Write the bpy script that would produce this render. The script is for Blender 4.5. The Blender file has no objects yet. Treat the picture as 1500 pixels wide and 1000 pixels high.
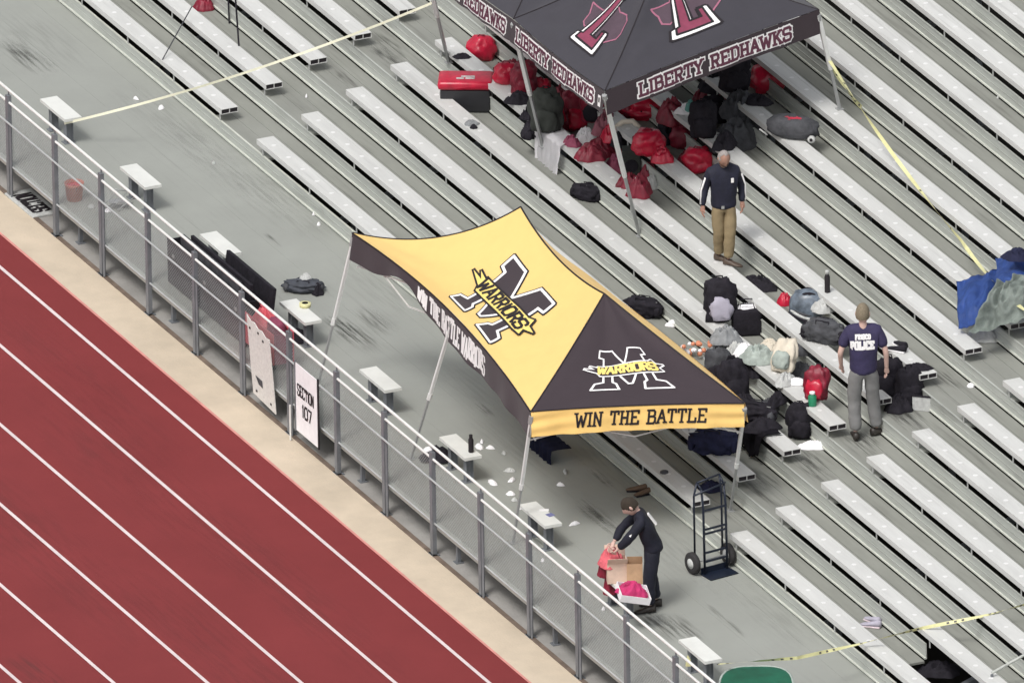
import bpy, bmesh, math, random
from mathutils import Vector, Matrix, noise
from mathutils.bvhtree import BVHTree
R = math.radians
random.seed(7)
SC = bpy.context.scene
COL = SC.collection

# ------------------------------------------------------------------ camera, world, sun, exposure
CAM = Vector((460.96167605, -202.55058867, 206.86914316))
FW = Vector((-0.84232116, 0.37757104, -0.38462341)).normalized()
RT = Vector((0.41445869, 0.90995434, -0.01439047)).normalized()
UP = Vector((-0.34455632, 0.17153191, 0.9229614)).normalized()
LENS = 1461.97
cd = bpy.data.cameras.new('camera'); cam = bpy.data.objects.new('camera', cd); COL.objects.link(cam)
cam.matrix_world = Matrix(((RT.x, UP.x, -FW.x, CAM.x), (RT.y, UP.y, -FW.y, CAM.y), (RT.z, UP.z, -FW.z, CAM.z), (0, 0, 0, 1)))
cd.lens = LENS; cd.sensor_width = 36; cd.clip_start = 5; cd.clip_end = 4000
SC.camera = cam
world = bpy.data.worlds.new("World"); SC.world = world; world.use_nodes = True
wn = world.node_tree.nodes; wl = world.node_tree.links
sky = wn.new('ShaderNodeTexSky'); sky.sky_type = 'NISHITA'; sky.sun_disc = False
SUN_EL, SUN_AZ = 56, 305      # azimuth of the direction towards the sun, from +X towards +Y
sky.sun_elevation = R(SUN_EL); sky.sun_rotation = R(90 - SUN_AZ)
sky.air_density = 1.0; sky.dust_density = 5.0; sky.ozone_density = 1.0
hs = wn.new('ShaderNodeHueSaturation'); hs.inputs['Saturation'].default_value = .22
wl.new(sky.outputs[0], hs.inputs['Color']); wl.new(hs.outputs[0], wn['Background'].inputs[0])
wn['Background'].inputs[1].default_value = 0.15
sd = bpy.data.lights.new('sun', 'SUN'); sun = bpy.data.objects.new('sun', sd); COL.objects.link(sun)
sd.energy = 1.5; sd.angle = R(15); sd.color = (1, .965, .92)
sv = Vector((math.cos(R(SUN_EL)) * math.cos(R(SUN_AZ)), math.cos(R(SUN_EL)) * math.sin(R(SUN_AZ)), math.sin(R(SUN_EL))))
sun.rotation_euler = (-sv).to_track_quat('-Z', 'Y').to_euler()
SC.view_settings.view_transform = 'Standard'; SC.view_settings.look = 'None'
SC.view_settings.exposure = -0.02; SC.view_settings.gamma = 1

# ------------------------------------------------------------------ dimensions of the stand
G, L, DY, DZ, W, B = 1.127, 13.635, .6431, .232, 2.849, .43
SY, SW, SH = -.04, .24, .43
YL0, YE, YK = -3.977, -3.494, -2.906
PS, XP = 1.4904, -.4395
SECT = {'A': (-13.6, 0.0), 'B': (G, G + L), 'D': (2 * G + L, 2 * G + 2 * L)}
VR = math.atan2(RT.y, RT.x)     # yaw that turns a thing square to the grandstand's overview side

def at(px, py, z=None, y=None, x=None):
    d = FW + RT * ((px - 750) / (LENS / 36 * 1500)) + UP * ((500 - py) / (LENS / 36 * 1500))
    if z is not None: t = (z - CAM.z) / d.z
    elif y is not None: t = (y - CAM.y) / d.y
    else: t = (x - CAM.x) / d.x
    return CAM + d * t
def px_of(P):
    v = Vector(P) - CAM; z = v.dot(FW); F = LENS / 36 * 1500
    return 750 + F * v.dot(RT) / z, 500 - F * v.dot(UP) / z
def in_seat(x): return any(a - .02 < x < b + .02 for a, b in SECT.values())
def on(px, py, kind=None):
    """the surface of the stand found at that place: seat, tread or deck"""
    best = None
    for k in range(20):
        if kind in (None, 'seat'):
            P = at(px, py, z=k * DZ + SH)
            if k * DY + SY - .03 <= P.y <= k * DY + SY + SW + .03 and (in_seat(P.x) or kind):
                d = (P - CAM).length
                if best is None or d < best[0]: best = (d, P)
        if kind in (None, 'tread'):
            P = at(px, py, z=(k + 1) * DZ)
            if k * DY - .01 <= P.y <= (k + 1) * DY + .12:
                d = (P - CAM).length
                if best is None or d < best[0]: best = (d, P)
    if kind in (None, 'deck'):
        P = at(px, py, z=0)
        if P.y < .02 or kind == 'deck':
            d = (P - CAM).length
            if best is None or d < best[0]: best = (d, P)
    if best is None:      # a riser: take the tread just above it
        for k in range(24):
            P = at(px, py, z=(k + 1) * DZ); e = abs(P.y - (k + .4) * DY)
            if best is None or e < best[0]: best = (e, P)
    return best[1]

def lift(px, py, h):
    return on(px, py + h * 104.5) + Vector((0, 0, h))
# ------------------------------------------------------------------ materials
MATS = {}
def mat(name, col, rough=.6, metal=0., var=.12, scale=6., stretch=(1, 1, 1), bump=.0, bscale=60., sheen=0., spec=.5, streak=0.):
    if name in MATS: return MATS[name]
    m = bpy.data.materials.new(name); m.use_nodes = True; n = m.node_tree.nodes; l = m.node_tree.links
    b = n['Principled BSDF']; b.inputs['Roughness'].default_value = rough; b.inputs['Metallic'].default_value = metal
    b.inputs['Specular IOR Level'].default_value = spec
    if sheen: b.inputs['Sheen Weight'].default_value = sheen
    tc = n.new('ShaderNodeTexCoord'); mp = n.new('ShaderNodeMapping'); mp.inputs['Scale'].default_value = stretch
    geo = n.new('ShaderNodeNewGeometry')
    l.new(geo.outputs['Position'], mp.inputs['Vector'])
    nz = n.new('ShaderNodeTexNoise'); nz.inputs['Scale'].default_value = scale; nz.inputs['Detail'].default_value = 6; nz.inputs['Roughness'].default_value = .65
    l.new(mp.outputs[0], nz.inputs['Vector'])
    mr = n.new('ShaderNodeMapRange'); mr.inputs['From Min'].default_value = .3; mr.inputs['From Max'].default_value = .7
    mr.inputs['To Min'].default_value = 1 - var; mr.inputs['To Max'].default_value = 1 + var
    l.new(nz.outputs['Fac'], mr.inputs['Value'])
    vm = n.new('ShaderNodeVectorMath'); vm.operation = 'SCALE'; vm.inputs[0].default_value = col[:3]
    l.new(mr.outputs[0], vm.inputs['Scale'])
    out = vm.outputs[0]
    if streak:
        mp2 = n.new('ShaderNodeMapping'); mp2.inputs['Scale'].default_value = (.45, 9, 3)
        l.new(geo.outputs['Position'], mp2.inputs['Vector'])
        n2 = n.new('ShaderNodeTexNoise'); n2.inputs['Scale'].default_value = 1.6; n2.inputs['Detail'].default_value = 5
        l.new(mp2.outputs[0], n2.inputs['Vector'])
        n3 = n.new('ShaderNodeTexNoise'); n3.inputs['Scale'].default_value = .55; n3.inputs['Detail'].default_value = 3
        l.new(geo.outputs['Position'], n3.inputs['Vector'])
        r2 = n.new('ShaderNodeMapRange'); r2.inputs['From Min'].default_value = .52; r2.inputs['From Max'].default_value = .75
        l.new(n2.outputs['Fac'], r2.inputs['Value'])
        r3 = n.new('ShaderNodeMapRange'); r3.inputs['From Min'].default_value = .45; r3.inputs['From Max'].default_value = .65
        l.new(n3.outputs['Fac'], r3.inputs['Value'])
        mm = n.new('ShaderNodeMath'); mm.operation = 'MULTIPLY'; l.new(r2.outputs[0], mm.inputs[0]); l.new(r3.outputs[0], mm.inputs[1])
        m2 = n.new('ShaderNodeMath'); m2.operation = 'MULTIPLY'; l.new(mm.outputs[0], m2.inputs[0]); m2.inputs[1].default_value = streak
        mx = n.new('ShaderNodeMix'); mx.data_type = 'RGBA'; l.new(m2.outputs[0], mx.inputs['Factor'])
        l.new(out, mx.inputs['A']); mx.inputs['B'].default_value = (.09, .085, .08, 1); out = mx.outputs['Result']
    l.new(out, b.inputs['Base Color'])
    if bump:
        nb = n.new('ShaderNodeTexNoise'); nb.inputs['Scale'].default_value = bscale; nb.inputs['Detail'].default_value = 4
        l.new(mp.outputs[0], nb.inputs['Vector'])
        bp = n.new('ShaderNodeBump'); bp.inputs['Strength'].default_value = bump; bp.inputs['Distance'].default_value = .02
        l.new(nb.outputs['Fac'], bp.inputs['Height']); l.new(bp.outputs[0], b.inputs['Normal'])
    MATS[name] = m
    return m
M_deck = mat('deck_aluminium', (.318, .330, .306), .62, .0, .06, .7, (1, 1, 1), streak=.14, spec=.3)
M_tread = mat('tread_aluminium', (.268, .275, .25), .6, .0, .1, 1.4, (.6, 2, 1), streak=.55, spec=.3)
M_riser = mat('riser_aluminium', (.44, .46, .43), .5, .0, .12, 2.5, (.5, 3, 6), streak=.5)
M_lip = mat('riser_lip', (.62, .64, .58), .45, .0, .12, 5, (.6, 4, 4))
M_seat = mat('seat_aluminium', (.60, .605, .59), .5, .0, .08, 1.6, (.5, 3, 3), streak=.28, spec=.35)
M_plate = mat('seat_number_plate', (.74, .74, .735), .4, var=.05)
M_brk = mat('bracket_aluminium', (.42, .43, .42), .5)
M_galv = mat('galvanised_steel', (.18, .192, .21), .55, .1, .22, 9, (1, 1, .5))
M_rail = mat('bright_rail', (.76, .77, .75), .4, .0, .06, 4)
M_wire = mat('chain_link_wire', (.44, .46, .46), .5, .1, .1)
M_apron = mat('tan_concrete', (.575, .485, .375), .9, 0, .12, 1.3, bump=.2, bscale=30)
M_slab = mat('grey_concrete', (.33, .32, .305), .9, 0, .16, 2.0, bump=.3, bscale=30)
M_kerb = mat('stained_kerb', (.16, .12, .095), .9, 0, .35, 6)
M_track = mat('track_rubber', (.212, .037, .039), .9, 0, .08, .5, bump=.3, bscale=200, spec=.2)
M_trackedge = mat('track_edge', (.62, .27, .24), .85, 0, .2, 4)
M_line = mat('lane_paint', (.70, .60, .60), .7, 0, .12, 3)
M_earth = mat('bare_ground', (.18, .16, .12), .95)
M_scuff = mat('scuff_rubber', (.12, .115, .11), .9, 0, .3, 20)
M_yel = mat('yellow_canopy', (.80, .56, .20), .75, 0, .035, 3, sheen=.1, bump=.1, bscale=8)
M_gold = mat('gold_valance', (.90, .60, .20), .75, 0, .06, 3, sheen=.1)
M_blk = mat('black_canopy', (.033, .021, .028), .75, 0, .08, 3, sheen=.15, bump=.1, bscale=8)
M_blk2 = mat('charcoal_canopy', (.037, .035, .046), .75, 0, .08, 3, sheen=.15, bump=.12, bscale=8)
M_ink = mat('black_print', (.014, .010, .014), .7, 0, .05)
M_wht = mat('white_print', (.86, .85, .85), .7, 0, .04)
M_yprint = mat('yellow_print', (.84, .66, .2), .7, 0, .05)
M_redp = mat('crimson_print', (.24, .045, .09), .7, 0, .15, 9)
M_pinkline = mat('pink_outline_print', (.36, .13, .2), .7, 0, .1)
M_darkred = mat('maroon_print', (.105, .03, .055), .7, 0, .15)
M_pole = mat('white_steel_pole', (.72, .73, .72), .4, .1, .06)
M_polegrey = mat('grey_steel_pole', (.36, .37, .37), .4, .2, .1)
M_black = mat('black_fabric', (.018, .016, .022), .85, 0, .35, 9, bump=.5, bscale=14, spec=.25)
M_navy = mat('navy_fabric', (.018, .02, .05), .85, 0, .35, 9, bump=.5, bscale=14, spec=.25)
M_dgrey = mat('dark_grey_fabric', (.07, .072, .08), .8, 0, .35, 9, bump=.5, bscale=14, spec=.25)
M_grey = mat('grey_fabric', (.26, .27, .28), .85, 0, .3, 8, bump=.3, bscale=25)
M_lgrey = mat('pale_grey_fabric', (.5, .51, .5), .85, 0, .25, 8, bump=.3, bscale=25)
M_white = mat('white_fabric', (.88, .87, .89), .85, 0, .06, 8)
M_red = mat('red_nylon', (.50, .014, .045), .3, 0, .25, 8)
M_dred = mat('dark_red_nylon', (.2, .012, .03), .5, 0, .4, 8)
M_pink = mat('coral_red_plastic', (.62, .10, .13), .5, 0, .12, 6)
M_salmon = mat('salmon_plastic', (.6, .22, .17), .5, 0, .1)
M_blue = mat('blue_nylon', (.06, .13, .42), .6, 0, .2, 6, bump=.2, bscale=20)
M_sage = mat('grey_green_fabric', (.36, .41, .38), .85, 0, .25, 8, bump=.3, bscale=25)
M_green = mat('green_plastic', (.02, .24, .12), .5, 0, .2, 4)
M_dgreen = mat('green_tarp', (.006, .10, .055), .5, 0, .35, 3)
M_dkgreen = mat('dark_olive_fabric', (.035, .04, .035), .85, 0, .3, 8)
M_tape = mat('yellow_tape', (.70, .68, .36), .45, 0, .12, 6)
M_tapew = mat('pale_tape', (.85, .84, .66), .45, 0, .05, 6)
M_card = mat('cardboard', (.52, .33, .20), .85, 0, .12, 8)
M_card2 = mat('pale_cardboard', (.7, .52, .42), .85, 0, .12, 8)
M_rubber = mat('black_rubber', (.03, .028, .03), .8)
M_truck = mat('navy_steel', (.012, .018, .035), .4, .1)
M_skin = mat('skin', (.36, .20, .15), .6, 0, .06, 20)
M_skinf = mat('fair_skin', (.62, .42, .36), .6, 0, .06, 20)
M_hair = mat('brown_hair', (.035, .026, .018), .9, 0, .3, 60)
M_hairl = mat('light_brown_hair', (.20, .165, .115), .9, 0, .25, 60)
M_hairg = mat('grey_hair', (.30, .27, .26), .9, 0, .3, 60)
M_khaki = mat('khaki_cloth', (.27, .21, .12), .9, 0, .12, 7, bump=.4, bscale=12)
M_slack = mat('grey_trouser_cloth', (.19, .19, .19), .9, 0, .1, 7, bump=.4, bscale=12)
M_uni = mat('navy_uniform', (.007, .008, .019), .8, 0, .3, 10, bump=.4, bscale=14)
M_polo = mat('navy_shirt', (.011, .012, .028), .8, 0, .25, 10, bump=.4, bscale=14)
M_fbi = mat('purple_navy_shirt', (.032, .026, .075), .8, 0, .3, 6, bump=.4, bscale=14)
M_shoe = mat('black_leather', (.03, .025, .022), .5)
M_bshoe = mat('brown_leather', (.08, .055, .04), .5)
M_teal = mat('teal_print', (.12, .33, .3), .8)
M_mauve = mat('lavender_fabric', (.42, .4, .48), .8, 0, .1)
M_orange = mat('orange_peel', (.72, .28, .16), .6, 0, .2, 20)
M_cream = mat('cream_fabric', (.66, .6, .5), .85, 0, .1)
M_lime = mat('lime_fabric', (.62, .66, .16), .7)
M_brown = mat('brown_leather_ball', (.14, .09, .06), .7)
M_slats = mat('lilac_slats', (.36, .35, .50), .5)
M_chrome = mat('shiny_metal', (.6, .6, .6), .25, .8)

# ------------------------------------------------------------------ mesh helpers
def obj(name, bm, m, parent=None, smooth=False, mesh=None):
    if mesh is None:
        bmesh.ops.recalc_face_normals(bm, faces=bm.faces)
        mesh = bpy.data.meshes.new(name); bm.to_mesh(mesh); bm.free()
        if isinstance(m, (list, tuple)):
            for q in m: mesh.materials.append(q)
        else: mesh.materials.append(m)
        if smooth: mesh.polygons.foreach_set('use_smooth', [True] * len(mesh.polygons))
    o = bpy.data.objects.new(name, mesh); COL.objects.link(o)
    if parent: o.parent = parent
    return o
def struct(o): o['kind'] = 'structure'; return o
def thing(name, label, cat, loc=(0, 0, 0), rz=0, group=None, rx=0, ry=0):
    o = bpy.data.objects.new(name, None); COL.objects.link(o); o.empty_display_size = .1
    o.location = loc; o.rotation_euler = (rx, ry, rz); o['label'] = label; o['category'] = cat
    if group: o['group'] = group
    return o
def tag(o, label, cat, group=None):
    o['label'] = label; o['category'] = cat
    if group: o['group'] = group
    return o
def NB(): return bmesh.new()
def box(bm, x0, x1, y0, y1, z0, z1, M=None, bev=0):
    v = [bm.verts.new((x, y, z)) for x in (x0, x1) for y in (y0, y1) for z in (z0, z1)]
    if M is not None:
        for q in v: q.co = M @ q.co
    fs = [bm.faces.new([v[i] for i in f]) for f in ((0, 1, 3, 2), (4, 6, 7, 5), (0, 4, 5, 1), (2, 3, 7, 6), (0, 2, 6, 4), (1, 5, 7, 3))]
    if bev:
        es = list({e for f in fs for e in f.edges})
        bmesh.ops.bevel(bm, geom=es, offset=bev, segments=2, affect='EDGES', profile=.6)
def tube(bm, pts, r, n=8, cap=True, r2=None):
    pts = [Vector(p) for p in pts]; rings = []
    for i, p in enumerate(pts):
        a = pts[max(i - 1, 0)]; b = pts[min(i + 1, len(pts) - 1)]
        d = (b - a).normalized()
        ref = Vector((0, 0, 1)) if abs(d.z) < .9 else Vector((1, 0, 0))
        s = d.cross(ref).normalized(); t = d.cross(s)
        rr = r if r2 is None else r + (r2 - r) * i / max(1, len(pts) - 1)
        rings.append([bm.verts.new(p + (s * math.cos(2 * math.pi * (j + .5) / n) + t * math.sin(2 * math.pi * (j + .5) / n)) * rr) for j in range(n)])
    for a, b in zip(rings, rings[1:]):
        for j in range(n): bm.faces.new((a[j], a[(j + 1) % n], b[(j + 1) % n], b[j]))
    if cap: bm.faces.new(rings[0]); bm.faces.new(rings[-1][::-1])
def lathe(bm, prof, n=20, M=None, cap=True):
    rings = []
    for r, z in prof:
        ring = []
        for j in range(n):
            c = Vector((r * math.cos(2 * math.pi * j / n), r * math.sin(2 * math.pi * j / n), z))
            if M is not None: c = M @ c
            ring.append(bm.verts.new(c))
        rings.append(ring)
    for a, b in zip(rings, rings[1:]):
        for j in range(n): bm.faces.new((a[j], a[(j + 1) % n], b[(j + 1) % n], b[j]))
    if cap: bm.faces.new(rings[0][::-1]); bm.faces.new(rings[-1])
def blob(bm, c, s, seed=0, amp=.12, freq=2.2, sub=3, p=2.6, flat=-.55, M=None):
    """soft stuffed shape: superellipsoid with folds, flattened where it rests"""
    r = bmesh.ops.create_icosphere(bm, subdivisions=sub, radius=1)
    c = Vector(c)
    for v in r['verts']:
        q = v.co.copy()
        k = (abs(q.x) ** p + abs(q.y) ** p + abs(q.z) ** p) ** (-1 / p)
        q *= k
        nn = noise.noise(q * freq + Vector((seed * 3.7, seed, 0))) + .5 * noise.noise(q * freq * 2.3 + Vector((0, seed * 2.1, 5)))
        q *= 1 + amp * nn * 1.6
        if q.z < flat: q.z = flat + (q.z - flat) * .15
        q = Vector((q.x * s[0], q.y * s[1], (q.z - flat) * s[2]))
        if M is not None: q = M @ q
        v.co = q + c
def heap_bm(w, d, h, seed, res=26, th=.012):
    """cloth dropped in a heap: folded sheet with a wavy outline"""
    bm = NB(); vs = []
    for ring in range(res // 2 + 1):
        t = ring / (res // 2); row = []
        for j in range(res * 2):
            a = 2 * math.pi * j / (res * 2)
            ed = 1 + .28 * noise.noise(Vector((math.cos(a) * 1.6 + seed, math.sin(a) * 1.6, seed * 2.))) + .10 * noise.noise(Vector((math.cos(a) * 5, math.sin(a) * 5, seed * 1.)))
            x = t * ed * math.cos(a); y = t * ed * math.sin(a)
            rg = 1 - abs(noise.noise(Vector((x * 2.6 + seed * 5, y * 2.6, seed))) * 2.2)
            rg2 = 1 - abs(noise.noise(Vector((x * 6 + seed, y * 6, seed + 9.))) * 2.2)
            z = (1 - t ** 2.2) * (.55 + .45 * rg + .18 * rg2) + .04
            row.append(bm.verts.new((x * w / 2, y * d / 2, max(z, .02) * h)))
        vs.append(row)
    n = res * 2
    for a, b in zip(vs, vs[1:]):
        for j in range(n): bm.faces.new((a[j], a[(j + 1) % n], b[(j + 1) % n], b[j]))
    bmesh.ops.remove_doubles(bm, verts=bm.verts, dist=1e-4)
    edge = [e for e in bm.edges if e.is_boundary]
    r = bmesh.ops.extrude_edge_only(bm, edges=edge)
    for v in [g for g in r['geom'] if isinstance(g, bmesh.types.BMVert)]: v.co.z = 0
    return bm
def ribbon(bm, path, width, nrm=None, th=.0):
    prev = None
    for i, (p, side) in enumerate(path):
        a = bm.verts.new(p - side * width / 2); b = bm.verts.new(p + side * width / 2)
        if prev: bm.faces.new((prev[0], prev[1], b, a))
        prev = (a, b)

# ------------------------------------------------------------------ lettering: stroke alphabet with slab serifs, laid on any surface f(u,v,off)
GL = {
 'A': [[(0, 0), (.5, 1), (1, 0)], [(.2, .36), (.8, .36)]], 'B': [[(.12, 0), (.12, 1)], [(.0, 1), (.75, 1), (.92, .87), (.92, .64), (.75, .53), (.12, .53)], [(.75, .53), (1, .4), (1, .14), (.8, 0), (0, 0)]],
 'C': [[(1, .72), (1, .9), (.8, 1), (.25, 1), (.05, .8), (.05, .2), (.25, 0), (.8, 0), (1, .2)]], 'D': [[(.15, 0), (.15, 1)], [(0, 1), (.75, 1), (1, .78), (1, .22), (.75, 0), (0, 0)]],
 'E': [[(.15, 0), (.15, 1)], [(0, 1), (1, 1), (1, .8)], [(.15, .52), (.7, .52)], [(0, 0), (1, 0), (1, .22)]], 'F': [[(.15, 0), (.15, 1)], [(0, 1), (1, 1), (1, .8)], [(.15, .52), (.7, .52)], [(0, 0), (.35, 0)]],
 'G': [[(1, .75), (.8, 1), (.2, 1), (0, .8), (0, .2), (.2, 0), (1, 0), (1, .45), (.6, .45)]],
 'H': [[(.12, 0), (.12, 1)], [(.88, 0), (.88, 1)], [(.12, .5), (.88, .5)]], 'I': [[(.5, 0), (.5, 1)]], 'K': [[(.12, 0), (.12, 1)], [(.9, 1), (.12, .42)], [(.38, .62), (.95, 0)]],
 'L': [[(.15, 1), (.15, 0)], [(0, 0), (1, 0), (1, .28)]], 'M': [[(.06, 0), (.06, 1), (.5, .35), (.94, 1), (.94, 0)]], 'N': [[(.1, 0), (.1, 1), (.9, 0), (.9, 1)]],
 'O': [[(.5, 1), (.2, 1), (0, .8), (0, .2), (.2, 0), (.8, 0), (1, .2), (1, .8), (.8, 1), (.5, 1)]], 'P': [[(.15, 0), (.15, 1)], [(0, 1), (.8, 1), (1, .85), (1, .6), (.8, .45), (.15, .45)]],
 'R': [[(.15, 0), (.15, 1)], [(0, 1), (.78, 1), (.95, .86), (.95, .63), (.78, .5), (.15, .5)], [(.55, .5), (.95, 0)]], 'S': [[(1, .74), (1, .88), (.82, 1), (.18, 1), (0, .86), (0, .64), (.18, .52), (.82, .5), (1, .38), (1, .14), (.82, 0), (.18, 0), (0, .14), (0, .27)]],
 'T': [[(.5, 0), (.5, 1)], [(0, .78), (0, 1), (1, 1), (1, .78)]], 'U': [[(0, 1), (0, .2), (.2, 0), (.8, 0), (1, .2), (1, 1)]], 'W': [[(0, 1), (.26, 0), (.5, .8), (.74, 0), (1, 1)]], 'Y': [[(0, 1), (.5, .5), (1, 1)], [(.5, .5), (.5, 0)]],
 '1': [[(.2, .8), (.5, 1), (.5, 0)]], '0': [[(.5, 1), (.2, 1), (0, .8), (0, .2), (.2, 0), (.8, 0), (1, .2), (1, .8), (.8, 1), (.5, 1)]], '7': [[(0, 1), (1, 1), (.4, 0)]],
}
SERIF = set('AHIKMNRTWYBPDEFL1')
WID = {'I': .35, '1': .5, 'W': 1.35, 'M': 1.3, ' ': .55}
def stroke_seg(bm, a, b, hw, f, off, step=.06, ext=.7):
    a = Vector(a); b = Vector(b); d = b - a
    if d.length < 1e-6: return
    d.normalize(); s = Vector((-d.y, d.x)); a = a - d * hw * ext; b = b + d * hw * ext
    n = max(1, int((b - a).length / step)); pr = None
    for i in range(n + 1):
        p = a.lerp(b, i / n)
        q0 = bm.verts.new(f(p.x - s.x * hw, p.y - s.y * hw, off)); q1 = bm.verts.new(f(p.x + s.x * hw, p.y + s.y * hw, off))
        if pr: bm.faces.new((pr[0], pr[1], q1, q0))
        pr = (q0, q1)
def text_bm(txt, x0, y0, cw, ch, hw, f, off, gap=.32, serif=True, slant=0, dy=None, step=.06, ser=.16):
    bm = NB(); x = x0; k = 0
    for i, c in enumerate(txt):
        w = cw * WID.get(c, 1)
        yy = y0 + (dy(i) if dy else 0)
        if c != ' ':
            T = lambda p: (x + p[0] * w + slant * p[1] * ch, yy + p[1] * ch)
            for pl in GL[c]:
                for a, b in zip(pl, pl[1:]):
                    stroke_seg(bm, T(a), T(b), hw, f, off + .0009 * (k % 4), step); k += 1
                if serif and c in SERIF:
                    for e, nb in ((pl[0], pl[1]), (pl[-1], pl[-2])):
                        if e[1] in (0, 1) and abs(nb[1] - e[1]) > .3:
                            ex, ey = T(e); sw = cw * ser + hw
                            stroke_seg(bm, (ex - sw, ey), (ex + sw, ey), hw * .8, f, off + .0009 * (k % 4), step, 0); k += 1
        x += w + cw * gap
    return bm, x - cw * gap
def text_w(txt, cw, gap=.32): return sum(cw * WID.get(c, 1) + cw * gap for c in txt) - cw * gap
LETTER_PARTS = []
def letters(name, m, parent, txt, x0, y0, cw, ch, hw, f, off, gap=.32, serif=True, slant=0, dy=None, step=.06, local=False):
    x = x0
    for i, c in enumerate(txt):
        if c != ' ':
            bm, _ = text_bm(c, x, y0 + (dy(i) if dy else 0), cw, ch, hw, f, off, gap, serif, slant, None, step)
            (obj if local else put)(name, bm, m, parent)
        x += cw * WID.get(c, 1) + cw * gap
def poly_bm(pts, f, off, step=.08):
    """filled outline laid on a surface, cut fine enough to follow it"""
    bm = NB(); vs = [bm.verts.new((p[0], p[1], 0)) for p in pts]; bm.faces.new(vs)
    bmesh.ops.triangulate(bm, faces=bm.faces)
    for _ in range(5):
        es = [e for e in bm.edges if e.calc_length() > step]
        if not es: break
        bmesh.ops.subdivide_edges(bm, edges=es, cuts=1)
        bmesh.ops.triangulate(bm, faces=bm.faces)
    for v in bm.verts: v.co = f(v.co.x, v.co.y, off)
    return bm
def outline_bm(pts, hw, f, off, closed=True, step=.06):
    bm = NB(); P = list(pts) + ([pts[0]] if closed else [])
    for k, (a, b) in enumerate(zip(P, P[1:])): stroke_seg(bm, a, b, hw, f, off + .0009 * (k % 3), step, .6)
    return bm
def put(name, bm, m, parent, world_space=True):
    o = obj(name, bm, m, parent)
    if world_space and parent is not None:
        o.matrix_parent_inverse = Matrix.LocRotScale(parent.location, parent.rotation_euler, None).inverted()
    return o

# ================================================================== SETTING
def sheet(name, x0, x1, y0, y1, z, m):
    bm = NB(); bm.faces.new([bm.verts.new(q) for q in ((x0, y0, z), (x1, y0, z), (x1, y1, z), (x0, y1, z))])
    return struct(obj(name, bm, m))
sheet('ground', -600, 600, -600, 600, -B - .03, M_earth)
X0, X1 = -16, 34
def slab(name, y0, y1, z0, z1, m, x0=X0, x1=X1):
    bm = NB(); box(bm, x0, x1, y0, y1, z0, z1); return struct(obj(name, bm, m))
slab('running_track', -26, YE - .03, -B - .02, -B - .008, M_track, -60, 90)
slab('track_edge', YE - .03, YE, -B - .02, -B - .004, M_trackedge, -60, 90)
slab('concrete_apron', YE, YK - .02, -B - .02, -B, M_apron, -60, 90)
slab('kerb', YK - .02, YK + .045, -B - .02, -B + .012, M_kerb, -60, 90)
slab('concrete_slab', YK + .045, -.9, -B - .02, -B - .002, M_slab, -60, 90)
slab('ground_under_stand', -.9, 14, -B - .02, -B - .004, mat('shade_dark_ground', (.02, .018, .015), .95, spec=.1), -60, 90)  # near-black colour paints in the shade seen through the gaps under the seats
for k in range(20):
    y = YL0 - 1.07 * k
    bm = NB(); n = 60
    for i in range(n):
        a = -60 + i * 2.5
        bm.faces.new([bm.verts.new(q) for q in ((a, y - .025, -B - .003), (a + 2.5, y - .025, -B - .003), (a + 2.5, y + .025, -B - .003), (a, y + .025, -B - .003))])
    bmesh.ops.remove_doubles(bm, verts=bm.verts, dist=1e-4)
    struct(obj('lane_line', bm, M_line))
# walkway deck: long planks with fine joints
npl = 9; pw = (W - .05) / npl
for i in range(npl):
    y0 = -W + .05 + i * pw
    slab('deck_plank', y0 + .0004, y0 + pw - .0004, -.05, 0 - (.0006 if i % 2 else 0), M_deck)
slab('deck_edge_beam', -W + .0, -W + .046, -.075, .004, M_riser)
slab('deck_beam', -1.5, -1.42, -.2, -.052, M_galv)
# deck supports under the walkway
for i in range(20):
    x = XP + PS * (i - 5) + .35
    if i % 2 == 0:
        bm = NB(); box(bm, x, x + .05, -W + .12, -W + .17, -B - .002, -.052); box(bm, x - .03, x + .08, -W + .09, -W + .2, -B - .002, -B + .01)
        struct(obj('deck_support', bm, M_galv))
NR = 17
hx0 = at(1352, 968, z=DZ).x; hx1 = hx0 + 2.3
for k in range(NR):
    y = k * DY; z = k * DZ
    # riser with a bright lower lip; a dark slot stays open below it
    def riser(xa, xb):
        bm = NB(); box(bm, xa, xb, y, y + .012, z + .045, z + DZ - .012)
        box(bm, xa, xb, y - .006, y - .0005, z + .125, z + .133)
        struct(obj('riser_plank', bm, M_riser))
        bm = NB(); box(bm, xa, xb, y - .018, y + .012, z + .022, z + .043)
        struct(obj('riser_lip', bm, M_lip))
        bm = NB(); box(bm, xa, xb, y - .012, y + .012, z + DZ - .0115, z + DZ + .001)
        struct(obj('riser_nosing', bm, M_lip if k == 0 else M_riser))
    spans = [(X0, X1)] if k not in (1,) else [(X0, hx0), (hx1, X1)]
    for s in spans: riser(*s)
    # treads: full behind the seats, the strip under each bench is open
    for (ya, yb) in ((y + .215, y + .425), (y + .429, y + DY - .022)):
        for s in ([(X0, X1)] if k not in (0,) else [(X0, hx0), (hx1, X1)]):
            slab('tread_plank', ya, yb, z + DZ - .03, z + DZ, M_tread, *s)
    for xa, xb in ((-.30, G + .24), (G + L - .30, 2 * G + L + .24), (X0, -13.4), (2 * G + 2 * L - .3, X1)):
        slab('aisle_plank', y + .0135, y + .212, z + DZ - .03, z + DZ - .0005, M_tread, xa, xb)
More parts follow.
